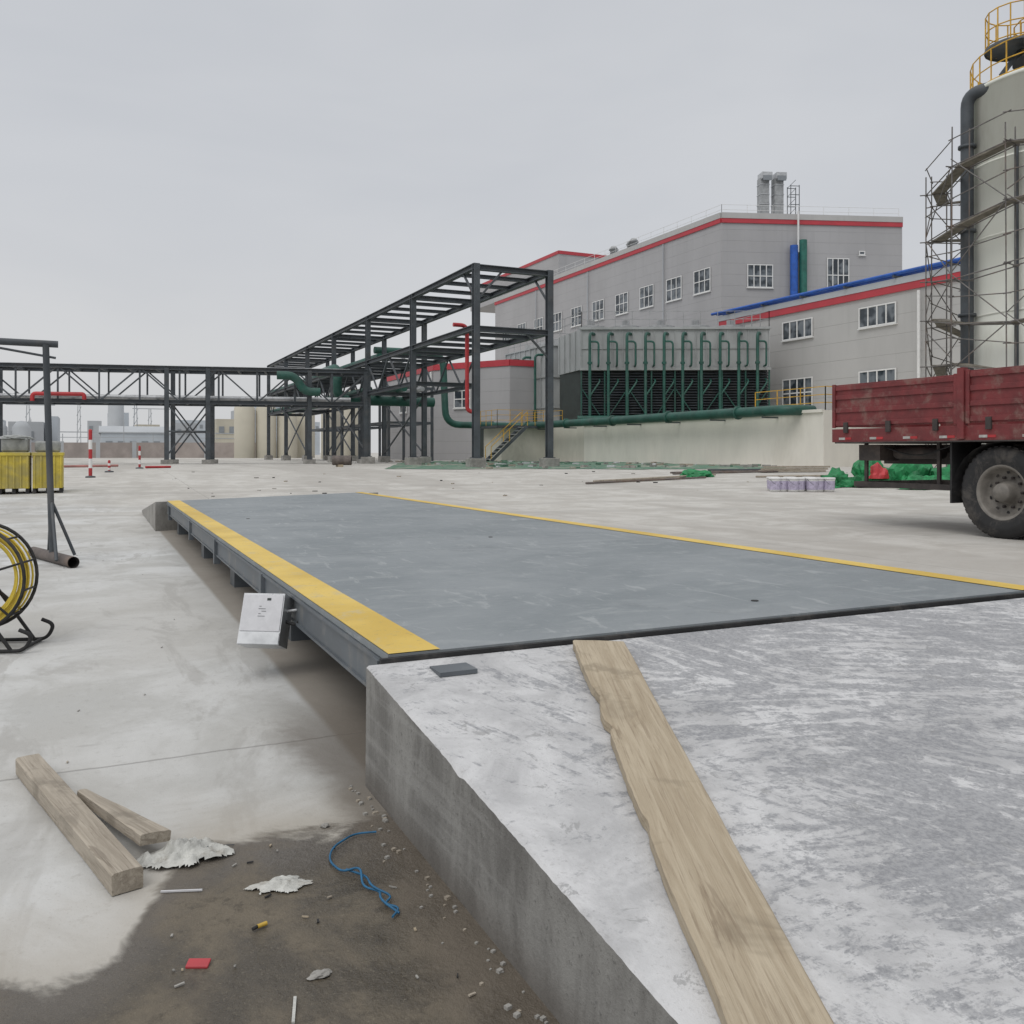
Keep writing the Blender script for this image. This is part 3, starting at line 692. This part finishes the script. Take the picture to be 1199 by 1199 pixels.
for dy in(-.5,.5):
    mb.beam(st0+Vector((0,dy,0)),st1+Vector((0,dy,0)),.05,.22,STEEL); mb.beam(st0+Vector((0,dy,1)),st1+Vector((0,dy,1)),.04,.04,YEL)
    for t in(0,.5,1): q=st0.lerp(st1,t)+Vector((0,dy,0)); mb.beam(q,q+Z,.04,.04,YEL)
for i in range(10): q=st0.lerp(st1,(i+.5)/10); mb.box(q.x-.14,q.x+.14,56.8,57.8,q.z,q.z+.04,GALV)
mb.finish('stair_platform',g)
# ---------------------------------------------------------------- cooling towers
PANEL=mat('tower_panel',(.36,.375,.375),.55,0,.12,.8,dirt=(.25,.26,.255),dscale=.7,damt=.5,stretch=(1,1,.4))
g=group('cooling_tower'); A_=Vector((30.9,54.6,0)); u=Vector((.893,-.45,0)).normalized(); n_=Vector((-.45,-.893,0)).normalized(); Lt=13.0; dep=Vector((.7,4.5,0))
mb=MB()
def q4(a): return (a.x,a.y)
B_=A_+u*Lt
mb.prism([q4(A_),q4(B_),q4(B_+dep),q4(A_+dep)],6.9,9.7,PANEL); ins=-n_*.5
mb.prism([q4(A_+ins),q4(B_+ins),q4(B_+dep),q4(A_+dep)],3.0,6.9,DARK)
nb=18
for i in range(nb+1):
    s=Lt*i/nb; p=A_+u*s; mb.obox(p+n_*.03+Z*8.3,u*.03,n_*.04,Z*1.4,PANEL)
mb.obox((A_+B_)/2+n_*.06+Z*9.75,u*(Lt/2+.1),n_*.1,Z*.08,PANEL); mb.obox((A_+B_)/2+n_*.06+Z*6.92,u*(Lt/2+.1),n_*.1,Z*.09,PANEL)
mb.obox((A_+B_)/2+n_*.03+Z*8.35,u*(Lt/2),n_*.04,Z*.03,PANEL)
for k in range(5):
    p=A_+dep*(k/4)-Vector((.04,0,0)); mb.beam(p+Z*6.9,p+Z*9.7,.1,.1,PANEL)
mb.finish('casing',g)
mb=MB()
for k in range(20):
    z=3.15+k*.185; mb.obox((A_+B_)/2+n_*(-.25)+Z*z,u*(Lt/2),(n_*.16-Z*.07),Z*.012,STEEL)
for i in range(9):
    s=Lt*i/8; p=A_+u*s; mb.obox(p+n_*.0+Z*4.95,u*.05,n_*.05,Z*1.95,DKGREEN)
for i in range(0,8):
    a=A_+u*(Lt*i/8)+n_*.05; c_=A_+u*(Lt*(i+1)/8)+n_*.05
    mb.beam(a+Z*(3.2 if i%2 else 5.6),c_+Z*(5.6 if i%2 else 3.2),.07,.07,DKGREEN)
mb.obox((A_+B_)/2+n_*.08+Z*3.35,u*(Lt/2),n_*.07,Z*.1,DKGREEN)
mb.finish('louvres',g)
mb=MB()
for i in range(10):
    p=A_+u*(.9+Lt*i/10.2)
    mb.tube([p+n_*.0+Z*9.35,p-u*.35+n_*.75+Z*9.35,p-u*.35+n_*.75+Z*3.4],.105,DKGREEN,10,bend=.4)
    mb.tube([p-u*.35+n_*.75+Z*8.75,p+u*.25+n_*.75+Z*8.75,p+u*.25+n_*.75+Z*7.1,p+u*.25+n_*.1+Z*7.1],.07,DKGREEN,8,bend=.25)
    mb.tube([p-u*.35+n_*.75+Z*7.2,p-u*.35+n_*.75+Z*7.35],.17,DKGREEN,10)
    mb.tube([p-u*.35+n_*.75+Z*5.0,p+u*.35+n_*.75+Z*6.0,p+u*.35+n_*.1+Z*6.2],.06,DKGREEN,8,bend=.3)
mb.tube([A_+n_*.75-u*.3+Z*3.45,B_+n_*.75+u*.3+Z*3.45],.2,DKGREEN,12)
mb.finish('riser_pipes',g)
mb=MB(); rail(mb,[A_+dep+Z*9.83,A_+Z*9.83,B_+Z*9.83,B_+dep+Z*9.83],1.1,FANG,1.1,.022,2)
for i in range(5):
    p=A_+dep*.5+u*(1.5+2.5*i); mb.lathe(p+Z*9.7,(0,0,1),[(1.05,0),(.95,.3),(1.02,.45),(.9,.45),(.85,.2)],FANG,20)
    mb.box(p.x-.2,p.x+.2,p.y-.2,p.y+.2,9.7,10.6,FANG)
mb.finish('fan_deck',g)
g=group('cooling_tower'); mb=MB()
mb.box(32.2,38,62.3,70,3.0,9.5,PANEL)
for k in range(9): mb.box(32.12,32.2,62.3+k*.95,62.38+k*.95,3.0,9.5,PANEL)
for k in range(4): mb.box(32.15+k*1.6,32.25+k*1.6,62.2,62.3,3,9.5,PANEL)
for z in(4.6,7.0,9.45): mb.box(32.1,38,62.18,70.1,z,z+.1,PANEL)
mb.finish('casing',g)
mb=MB()
for y in (63,65.2,67.4,69.5): mb.tube([(32.2,y,8.8),(31.5,y,8.8),(31.5,y,3.1)],.10,DKGREEN,10,bend=.4)
for y in (64.0,66.4,68.6): mb.box(32.05,32.12,y,y+1,3.2,4.4,DARK)
mb.finish('riser_pipes',g)
mb=MB(); rail(mb,[(32.3,69.8,9.5),(32.3,62.4,9.5),(37,62.4,9.5)],1.0,FANG,1.1,.022)
for k in range(3): mb.lathe((34.5,63.8+2.4*k,9.5),(0,0,1),[(1.1,0),(1.0,.4),(1.08,.7),(.95,.7)],FANG,20)
mb.finish('fan_deck',g)
# ---------------------------------------------------------------- storage tank
TANKM=mat('tank_offwhite',(.78,.79,.72),.6,0,.05,.5,dirt=(.62,.61,.53),dscale=.5,damt=.5,stretch=(1,1,.25))
g=group('storage_tank'); tc_=Vector((31.3,20.7,0))
mb=MB(); mb.lathe(tc_,(0,0,1),[(3.15,.3),(3.15,.75),(3.0,.75),(3.0,13.9),(3.07,13.9),(3.07,14.02),(2.9,14.1),(.6,15.1),(0,15.2)],TANKM,64)
for z in(3.2,5.9,8.6,11.2): mb.lathe(tc_+Z*z,(0,0,1),[(3.0,0),(3.03,.02),(3.03,.06),(3.0,.08)],TANKM,64)
mb.finish('shell',g)
mb=MB()
def ringrail(mb,c,R_,z,h,m,n=28,r=.022,a0=0,a1=2*math.pi):
    pts=[c+Vector((math.cos(a0+(a1-a0)*k/n)*R_,math.sin(a0+(a1-a0)*k/n)*R_,z)) for k in range(n+1)]
    for k in range(n+1): mb.beam(pts[k],pts[k]+Z*h,r*1.6,r*1.6,m)
    for f in(.08,.5,1): mb.tube([p+Z*h*f for p in pts],r,m,6)
ringrail(mb,tc_,2.85,14.05,1.2,YEL)
mb.lathe(tc_+Z*15.2,(0,0,1),[(1.5,0),(1.5,.08),(0,.08)],STEEL,24); ringrail(mb,tc_,1.45,15.3,1.2,YEL,16)
mb.lathe(tc_+Vector((-1.8,.4,15.3)),(0,0,1),[(1.0,0),(1.0,.1),(0,.1)],STEEL,20); ringrail(mb,tc_+Vector((-1.8,.4,0)),.95,15.4,1.2,YEL,14)
mb.beam(tc_+Vector((-2.7,.3,14.2)),tc_+Vector((-1.6,.4,15.3)),.13,.13,STEEL); mb.beam(tc_+Vector((-2.2,-.6,14.2)),tc_+Vector((-1.4,-.1,15.3)),.13,.13,STEEL)
mb.finish('top_platform',g)
mb=MB()
pp=tc_+Vector((-.9056,.424,0))*3.32
mb.tube([tc_+Vector((-1.9,.2,13.7)),tc_+Vector((-2.6,.3,14.3))-Z*.4,pp+Z*13.9,pp+Z*.5],.22,STEEL,14,bend=.5)
pq=tc_+Vector((-3.1,-.55,0)); mb.tube([pq+Z*11.5,pq+Z*.5],.07,STEEL,10)
for z in(3,6,9,12): mb.lathe(pp+Z*z,(0,0,1),[(.22,-.05),(.30,-.05),(.30,.05),(.22,.05)],STEEL,14)
mb.finish('overflow_pipe',g)
SCAF=mat('scaffold_tube',(.16,.15,.145),.6,.2,.3,3,dirt=(.24,.15,.10),damt=.5); BOARD=mat('scaffold_board',(.20,.18,.15),.9,0,.3,3)
g=group('scaffolding'); mb=MB(); md=MB()
na=13; ri,ro=3.7,4.4
def SP(r,k,z): a=2*math.pi*k/na; return tc_+Vector((math.cos(a)*r,math.sin(a)*r,z))
zs=[.45+1.75*i for i in range(8)]
for k in range(na):
    for r in(ri,ro):
        top=[12.4,11.3,11.9][(k*2)%3]
        mb.tube([SP(r,k,.4),SP(r,k+random.uniform(-.03,.03),top)],.024,SCAF,6)
    for i,z in enumerate(zs[1:-1]):
        z=z+.35*math.sin(k*1.3+i)
        z2=zs[i+1]+.35*math.sin((k+1)*1.3+i)
        for r in(ri,ro):
            mb.tube([SP(r,k-.06,z),SP(r,k+1.06,z2)],.022,SCAF,6)
        mb.tube([SP(ro,k-.06,z+.95),SP(ro,k+1.06,z2+.95)],.02,SCAF,6)
        mb.tube([SP(ri-.2,k,z),SP(ro+.2,k,z)],.022,SCAF,6)
        if (k+i)%2==0: mb.tube([SP(ro,k,z-1.6),SP(ro,k+1,z2)],.02,SCAF,6)
        else: mb.tube([SP(ro,k+1,z-1.6),SP(ro,k,z2)],.02,SCAF,6)
        if i in(1,2,4,5):
            r0,r1=ri+.05,ri+.5
            a,b_,c_,d_=SP(r0,k,z+.06),SP(r0,k+1,z2+.06),SP(r1,k+1.05,z2+.06),SP(r1,k-.05,z+.06)
            md.add([a,b_,c_,d_,a-Z*.05,b_-Z*.05,c_-Z*.05,d_-Z*.05],[(0,1,2,3),(7,6,5,4),(0,4,5,1),(2,6,7,3),(1,5,6,2),(3,7,4,0)],BOARD)
mb.finish('tubes',g); md.finish('boards',g)
# ---------------------------------------------------------------- truck
TRED=mat('truck_red',(.17,.030,.032),.6,0,.25,2.5,.15,dirt=(.22,.13,.11),dscale=3,damt=.8)
TDK=mat('truck_chassis',(.045,.038,.036),.7,0,.3,4,.2,dirt=(.14,.11,.09),damt=.6)
RIM=mat('wheel_rim',(.20,.185,.165),.6,.2,.25,5,dirt=(.08,.07,.06),damt=.6)
TAPE=mat('reflective_tape_white',(.45,.44,.42),.5,0,.2,9,dirt=(.25,.2,.18),dscale=6,damt=.7)
g=group('flatbed_truck'); tx=10.4; yr_=10.5
mb=MB()
mb.box(tx+.02,tx+2.38,3.2,yr_-.02,1.38,1.45,TRED); mb.box(tx+.0,tx+.07,3.2,yr_,1.26,1.46,TRED); mb.box(tx+2.33,tx+2.4,3.2,yr_,1.26,1.46,TRED); mb.box(tx+.08,tx+2.32,yr_-.06,yr_+.01,1.26,1.37,TRED)
for k in range(16): mb.box(tx+.1,tx+2.3,3.4+.46*k,3.46+.46*k,1.24,1.375,TDK)
mb.finish('bed_floor',g,bevel=.006)
mb=MB()
def sideboard(x,y0,y1,z0,z1,sg):
    mb.box(min(x,x+sg*.03),max(x,x+sg*.03),y0,y1,z0,z1,TRED)
    o=x; e=x-sg*.022
    for z in (z0+.02,z0+.22,z0+.42,z1-.09): mb.box(min(o,e),max(o,e),y0+.065,y1-.065,z,z+.07,TRED)
    for y in (y0,y1-.06): mb.box(min(o,x-sg*.03),max(o,x-sg*.03),y,y+.06,z0-.01,z1+.01,TRED)
for (a,c_,zt) in ((8.26,10.48,2.14),(5.9,8.14,2.18),(3.5,5.8,2.18)):
    sideboard(tx+.01,a,c_,1.49,zt,1); sideboard(tx+2.39,a,c_,1.49,zt,-1)
for y in(8.2,5.85,3.4): mb.box(tx-.04,tx+.05,y-.05,y+.05,1.28,2.22,TRED); mb.box(tx+2.35,tx+2.44,y-.05,y+.05,1.28,2.22,TRED)
for z in (1.5,1.72,1.94): mb.box(tx+.06,tx+2.34,yr_-.02,yr_+.02,z,z+.19,TRED)
mb.box(tx+.06,tx+2.34,3.3,3.36,1.47,2.7,TRED)
for y in (10.2,9.4,8.6,7.8,7.0,6.2): mb.box(tx-.035,tx-.001,y-.04,y+.04,1.40,1.56,TDK)
mb.tube([(tx-.03,10.4,1.25),(tx-.03,3.4,1.25)],.012,TDK,6)
mb.finish('side_boards',g,bevel=.005)
mb=MB()
for k in range(12):
    y=10.35-.6*k; mb.box(tx-.006,tx,y-.12,y,1.295,1.33,TAPE); mb.box(tx-.006,tx,y-.24,y-.125,1.295,1.33,RED)
mb.finish('reflective_tape',g)
mb=MB()
for x in(tx+.78,tx+1.5): mb.box(x,x+.1,1.2,yr_-.3,.93,1.22,TDK)
for y in range(2,11): mb.box(tx+.88,tx+1.5,y-.05,y+.05,1.0,1.15,TDK)
mb.box(tx+.25,tx+.30,8.5,10.3,.58,.66,TDK); mb.box(tx+2.1,tx+2.16,8.5,10.3,.58,.66,TDK); mb.box(tx+.31,tx+2.09,10.25,10.31,.56,.66,TDK)
for y in(8.8,10.1): mb.box(tx+.31,tx+.35,y,y+.05,.6,1.25,TDK); mb.box(tx+.35,tx+.8,y,y+.06,1.1,1.18,TDK)
mb.box(tx+.2,tx+.6,9.75,10.15,.98,1.22,TDK)
mb.tube([(tx+.5,8.9,1.1),(tx+.5,9.7,1.1)],.09,TDK,12)
mb.tube([(tx+.3,8.6,1.2),(tx+.32,9.2,1.02),(tx+.3,9.8,1.2)],.012,BLACK,6,bend=.3)
mb.box(tx+.08,tx+.66,8.42,8.45,.42,1.25,BLACK); mb.box(tx+.08,tx+.66,6.95,6.98,.5,1.25,BLACK)
wc=Vector((tx+.10,7.72,.58))
pts=[]
for k in range(13):
    t=math.radians(-5+190*k/12); pts.append((math.cos(t)*.70,math.sin(t)*.66))
for (a,b_) in zip(pts[:-1],pts[1:]):
    mb.add([(tx+.08,wc.y+a[0],wc.z+a[1]),(tx+.66,wc.y+a[0],wc.z+a[1]),(tx+.66,wc.y+b_[0],wc.z+b_[1]),(tx+.08,wc.y+b_[0],wc.z+b_[1])],[(0,1,2,3)],BLACK)
for x in(tx+.9,tx+1.55):
    for k in range(6): mb.box(x-.04,x+.04,7.72-.75+.07*k,7.72+.75-.07*k,.89-.022*k,.909-.022*k,TDK)
mb.tube([(tx+.3,7.72,.58),(tx+2.1,7.72,.58)],.11,TDK,12); mb.lathe((tx+1.2,7.72,.58),(1,0,0),[(0,-.3),(.15,-.28),(.26,0),(.15,.28),(0,.3)],TDK,20)
mb.box(tx+.15,tx+.75,4.3,5.6,.6,1.15,TDK)
mb.finish('chassis',g)
def wheel(x,y,sg,dual=True,R_=.59):
    mb=MB(); c=(x,y,R_); ax=(sg,0,0); q=R_/.555
    for off in ((0,-.33) if dual else (0,)):
        o=Vector(c)+Vector(ax)*off
        mb.lathe(o,ax,[(.33*q,-.24),(.40*q,-.255),(.50*q,-.25),(.545*q,-.22),(R_,-.18),(R_,-.06),(.545*q,-.02),(.50*q,.008),(.47*q,.010),(.46*q,.016),(.42*q,.012),(.335*q,-.01)],BLACK,48)
        for k in range(40):
            t=2*math.pi*k/40; d=Vector((0,math.cos(t),math.sin(t))); s_=Vector((0,-math.sin(t),math.cos(t)))
            for xx in(-.17,-.07): mb.obox(o+Vector(ax)*xx+d*(R_+.002),Vector((.035,0,0)),s_*.03,d*.006,BLACK)
    o=Vector(c)
    if dual: prof=[(.335,-.01),(.315,-.01),(.295,-.04),(.28,-.13),(.22,-.17),(.15,-.175),(.13,-.10),(.115,-.02),(.10,.01),(0,.015)]
    else: prof=[(.335,-.01),(.315,-.01),(.29,-.05),(.25,-.03),(.19,.02),(.12,.03),(.11,.08),(0,.09)]
    mb.lathe(o,ax,[(a*q,h) for a,h in prof],RIM,40)
    for k in range(10):
        t=2*math.pi*k/10; p=o+Vector((0,math.cos(t)*.195,math.sin(t)*.195)); mb.lathe(p,ax,[(.018,-.19),(.018,-.13),(0,-.125)],TDK,8)
    for k in range(10):
        t=2*math.pi*(k+.5)/10; p=o+Vector((0,math.cos(t)*.262,math.sin(t)*.262)); mb.lathe(p,ax,[(.024,-.146),(0,-.145)],BLACK,10)
    mb.finish('wheel',g)
wheel(tx+.10,7.72,-1); wheel(tx+2.3,7.72,1); wheel(tx+.12,2.2,-1,False); wheel(tx+2.28,2.2,1,False)
mb=MB()
prof=[(.9,.7),(.75,1.3),(1.0,2.2),(1.35,2.95),(2.9,3.0),(3.05,2.8),(3.05,1.35),(2.8,1.3),(2.65,1.3),(2.2,1.35),(1.75,1.25),(1.55,.7)]
n=len(prof); vs=[(tx+.05,y,z) for y,z in prof]+[(tx+2.35,y,z) for y,z in prof]
mb.add(vs,[(i,(i+1)%n,n+(i+1)%n,n+i) for i in range(n)]+[tuple(range(n))[::-1],tuple(range(n,2*n))],TRED)
mb.finish('cab',g,bevel=.04)
mb=MB(); mb.box(tx+.03,tx+.05,1.45,2.5,1.95,2.7,GLASS); mb.obox((tx+1.2,1.12,2.5),(1.05,0,0),(0,.13,.28),(0,-.02,.01),GLASS); mb.box(tx+.2,tx+2.2,.72,.88,.6,.95,BLACK); mb.finish('cab_glass',g)
# ---------------------------------------------------------------- site clutter
PURP=mat('bucket_label',(.42,.38,.50),.5,0,.2,14)
for i in range(7):
    x=15.6+.22*i*.95+random.uniform(-.03,.03); y=17.75-.10*i+random.uniform(-.1,.1)
    for row in range(2 if i%2 else 1):
        yy=y+.34*row; z=gz(x,yy); mb=MB()
        mb.lathe((x,yy,z),(0,0,1),[(0,0),(.125,0),(.14,.05)],WHITE,18); mb.lathe((x,yy,z),(0,0,1),[(.14,.05),(.15,.27)],PURP,18); mb.lathe((x,yy,z),(0,0,1),[(.15,.27),(.152,.31),(.162,.31),(.162,.35),(.145,.355),(0,.35)],WHITE,18)
        mb.tube([(x-.16,yy,z+.31),(x-.1,yy-.13,z+.18),(x+.1,yy-.13,z+.18),(x+.16,yy,z+.31)],.005,STEEL,5,bend=.08)
        mb.finish('paint_bucket')
g=group('tarpaulin_heap')
for i,(x,y,sx,sy,sz) in enumerate(((18.4,18.4,.6,.4,.4),(19.4,18.0,.8,.5,.65),(20.4,17.6,.8,.5,.75),(21.3,17.2,.8,.5,.65),(17.8,18.2,.4,.3,.22),(20.0,16.8,.8,.4,.35))):
    crumple('tarp_fold',(x,y,gz(x,y)),(sx,sy,sz),TARP,.5,i*3+1,4,parent=g)
crumple('red_sack',(19.1,17.6,gz(19,17.5)+.25),(.26,.22,.35),RED,.4,4,3,parent=g)
crumple('tarpaulin_roll',(17.6,23.6,gz(17.6,23.6)),(.65,.35,.24),TARP,.4,9,4)
mb=MB()
for (x0,y0,x1,y1) in ((12.6,22.0,17.2,22.6),(13.2,22.6,18.5,23.8),(17.6,24.9,22.8,24.6),(18,25.6,23.5,25.3),(19,22.4,22,21.6),(20.5,26.8,25,26)):
    mb.tube([(x0,y0,gz(x0,y0)+.04),(x1,y1,gz(x1,y1)+.05)],.03,random.choice([RUST,STEEL,WOOD2]),8)
mb.finish('scaffold_poles')
mb=MB()
for i in range(3):
    x,y=22.5+.15*i,24.6+.05*i; z=gz(x,y)
    mb.obox((x,y,z+.05+.07*i),(1.2,-.3,0),(.03,.12,0),(0,0,.03),WOOD2)
mb.finish('timber_stack')
mb=MB()
for i in range(190):
    y=random.uniform(30,60); x=random.uniform(14+(y-35)*.15,29)
    s=random.uniform(.04,.22); a=random.random()*3
    mb.obox((x,y,gz(x,y)+.03+s*.2),(s*math.cos(a),s*math.sin(a),0),(-s*.4*math.sin(a),s*.4*math.cos(a),0),(0,0,s*.25),random.choice([CONC,WOOD2,NETG,NETG,CONC,LAB]))
for i in range(60):
    y=random.uniform(18,34); x=random.uniform(2,24)
    s=random.uniform(.015,.07); a=random.random()*3
    mb.obox((x,y,gz(x,y)+s*.2),(s*math.cos(a),s*math.sin(a),0),(-s*.4*math.sin(a),s*.4*math.cos(a),0),(0,0,s*.25),random.choice([CONC,WOOD2,BLACK]))
mb.finish('rubble')
# ---------------------------------------------------------------- distance
mb=MB()
def fbox(mb,x0,x1,y0,dep,z0,z1,m): mb.box(x0,x1,y0,y0+dep,z0,z1,m)
mb.beam((-40,138,1.4),(21,114,1.4),.3,1.9,BRICK)
for i in range(16):
    t=i/15; x=-40+61*t; y=138-24*t; mb.box(x-.25,x+.25,y-.25,y+.25,.4,2.5,HAZE1)
mb.finish('perimeter_wall')
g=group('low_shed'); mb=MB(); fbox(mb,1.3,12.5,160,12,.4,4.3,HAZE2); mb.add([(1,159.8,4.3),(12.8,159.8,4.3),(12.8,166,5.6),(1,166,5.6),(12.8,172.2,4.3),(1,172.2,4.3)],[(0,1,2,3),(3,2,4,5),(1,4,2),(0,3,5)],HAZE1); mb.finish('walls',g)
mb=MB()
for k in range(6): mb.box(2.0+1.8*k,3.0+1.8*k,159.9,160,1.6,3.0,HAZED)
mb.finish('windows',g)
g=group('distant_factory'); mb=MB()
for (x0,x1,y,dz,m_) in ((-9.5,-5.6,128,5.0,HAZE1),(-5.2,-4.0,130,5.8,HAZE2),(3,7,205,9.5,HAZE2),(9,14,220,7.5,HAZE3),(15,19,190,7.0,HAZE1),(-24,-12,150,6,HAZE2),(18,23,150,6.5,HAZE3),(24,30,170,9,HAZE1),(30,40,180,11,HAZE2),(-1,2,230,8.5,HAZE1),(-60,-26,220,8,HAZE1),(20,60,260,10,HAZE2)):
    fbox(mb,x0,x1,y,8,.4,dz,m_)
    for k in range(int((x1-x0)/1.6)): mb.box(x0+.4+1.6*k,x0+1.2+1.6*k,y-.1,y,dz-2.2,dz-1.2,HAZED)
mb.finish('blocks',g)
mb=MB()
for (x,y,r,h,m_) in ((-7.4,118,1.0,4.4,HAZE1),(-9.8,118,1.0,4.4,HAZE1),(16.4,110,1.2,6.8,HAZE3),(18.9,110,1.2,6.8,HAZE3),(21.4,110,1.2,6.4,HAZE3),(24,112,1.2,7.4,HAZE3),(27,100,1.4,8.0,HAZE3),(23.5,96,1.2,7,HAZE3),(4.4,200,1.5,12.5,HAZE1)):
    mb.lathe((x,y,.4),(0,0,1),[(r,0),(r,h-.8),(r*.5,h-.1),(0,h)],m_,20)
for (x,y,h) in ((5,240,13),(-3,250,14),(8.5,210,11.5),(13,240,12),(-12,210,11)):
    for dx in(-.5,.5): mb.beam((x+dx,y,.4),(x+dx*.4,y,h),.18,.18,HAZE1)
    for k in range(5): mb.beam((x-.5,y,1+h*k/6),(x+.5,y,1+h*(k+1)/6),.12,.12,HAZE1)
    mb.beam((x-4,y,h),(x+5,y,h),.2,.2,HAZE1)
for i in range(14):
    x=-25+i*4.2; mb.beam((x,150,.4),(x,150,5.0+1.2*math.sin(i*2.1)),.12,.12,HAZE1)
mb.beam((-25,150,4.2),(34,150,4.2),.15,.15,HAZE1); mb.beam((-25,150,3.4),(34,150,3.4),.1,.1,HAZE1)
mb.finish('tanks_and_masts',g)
g=group('process_structure'); mb=MB()
for i in range(5):
    for jx in(20.5,24): mb.beam((jx,66+7*i,.45),(jx,66+7*i,6.2),.2,.2,STEEL)
for z in(3.4,6.1):
    for jx in(20.5,24): mb.beam((jx,66,z),(jx,94,z),.2,.2,STEEL)
    for i in range(5): mb.beam((20.5,66+7*i,z),(24,66+7*i,z),.18,.18,STEEL)
mb.finish('frame',g)
# ---------------------------------------------------------------- world & light
w=bpy.data.worlds.new('World'); scene.world=w; w.use_nodes=True; nt=w.node_tree; nt.nodes.clear()
out=nt.nodes.new('ShaderNodeOutputWorld'); bg=nt.nodes.new('ShaderNodeBackground'); bg.inputs['Strength'].default_value=.1
sky=nt.nodes.new('ShaderNodeTexSky'); sky.sky_type='NISHITA'; sky.sun_disc=False
SE,SR=math.radians(52),math.radians(235)
sky.sun_elevation=SE; sky.sun_rotation=SR; sky.dust_density=4; sky.air_density=1
tc=nt.nodes.new('ShaderNodeTexCoord'); s=xyz(nt,tc.outputs['Generated'])
hs=nt.nodes.new('ShaderNodeHueSaturation'); hs.inputs['Saturation'].default_value=.25; nt.links.new(sky.outputs[0],hs.inputs['Color'])
cl=nz(nt,mapping(nt,tc.outputs['Generated'],(1.2,1.2,3.5)),1.6,4,.55,.4)
g1=sstep(nt,s[2],.0,.30); g2=sstep(nt,s[2],.42,.95)
c=mixc(nt,g1,(.655,.66,.665),(.585,.605,.64))
c=mixc(nt,g2,c,(1.0,1.0,1.0))
c=mixc(nt,1.0,c,mixc(nt,sstep(nt,cl,.3,.7),(.95,.955,.965),(1.04,1.035,1.03)),'MULTIPLY')
vm=nt.nodes.new('ShaderNodeVectorMath'); vm.operation='SCALE'; vm.inputs['Scale'].default_value=10.3; nt.links.new(c,vm.inputs[0])
fm=mixc(nt,.08,vm.outputs[0],hs.outputs[0])
nt.links.new(fm,bg.inputs['Color']); nt.links.new(bg.outputs[0],out.inputs[0])
sd=bpy.data.lights.new('sun','SUN'); sd.energy=.9; sd.angle=math.radians(35); sd.color=(1,.98,.95)
so=bpy.data.objects.new('sun',sd); scene.collection.objects.link(so)
d=Vector((math.sin(SR)*math.cos(SE),math.cos(SR)*math.cos(SE),math.sin(SE))); so.rotation_euler=d.to_track_quat('Z','Y').to_euler()
# ---------------------------------------------------------------- camera
cd=bpy.data.cameras.new('camera'); cd.sensor_width=36; cd.lens=36*1050/1199; cd.shift_y=-69.5/1199; cd.clip_end=6000; cd.clip_start=.05
co=bpy.data.objects.new('camera',cd); scene.collection.objects.link(co); co.location=(0,0,1.1)
co.rotation_euler=(math.radians(90),0,-math.atan2(.424,.9056)); scene.camera=co
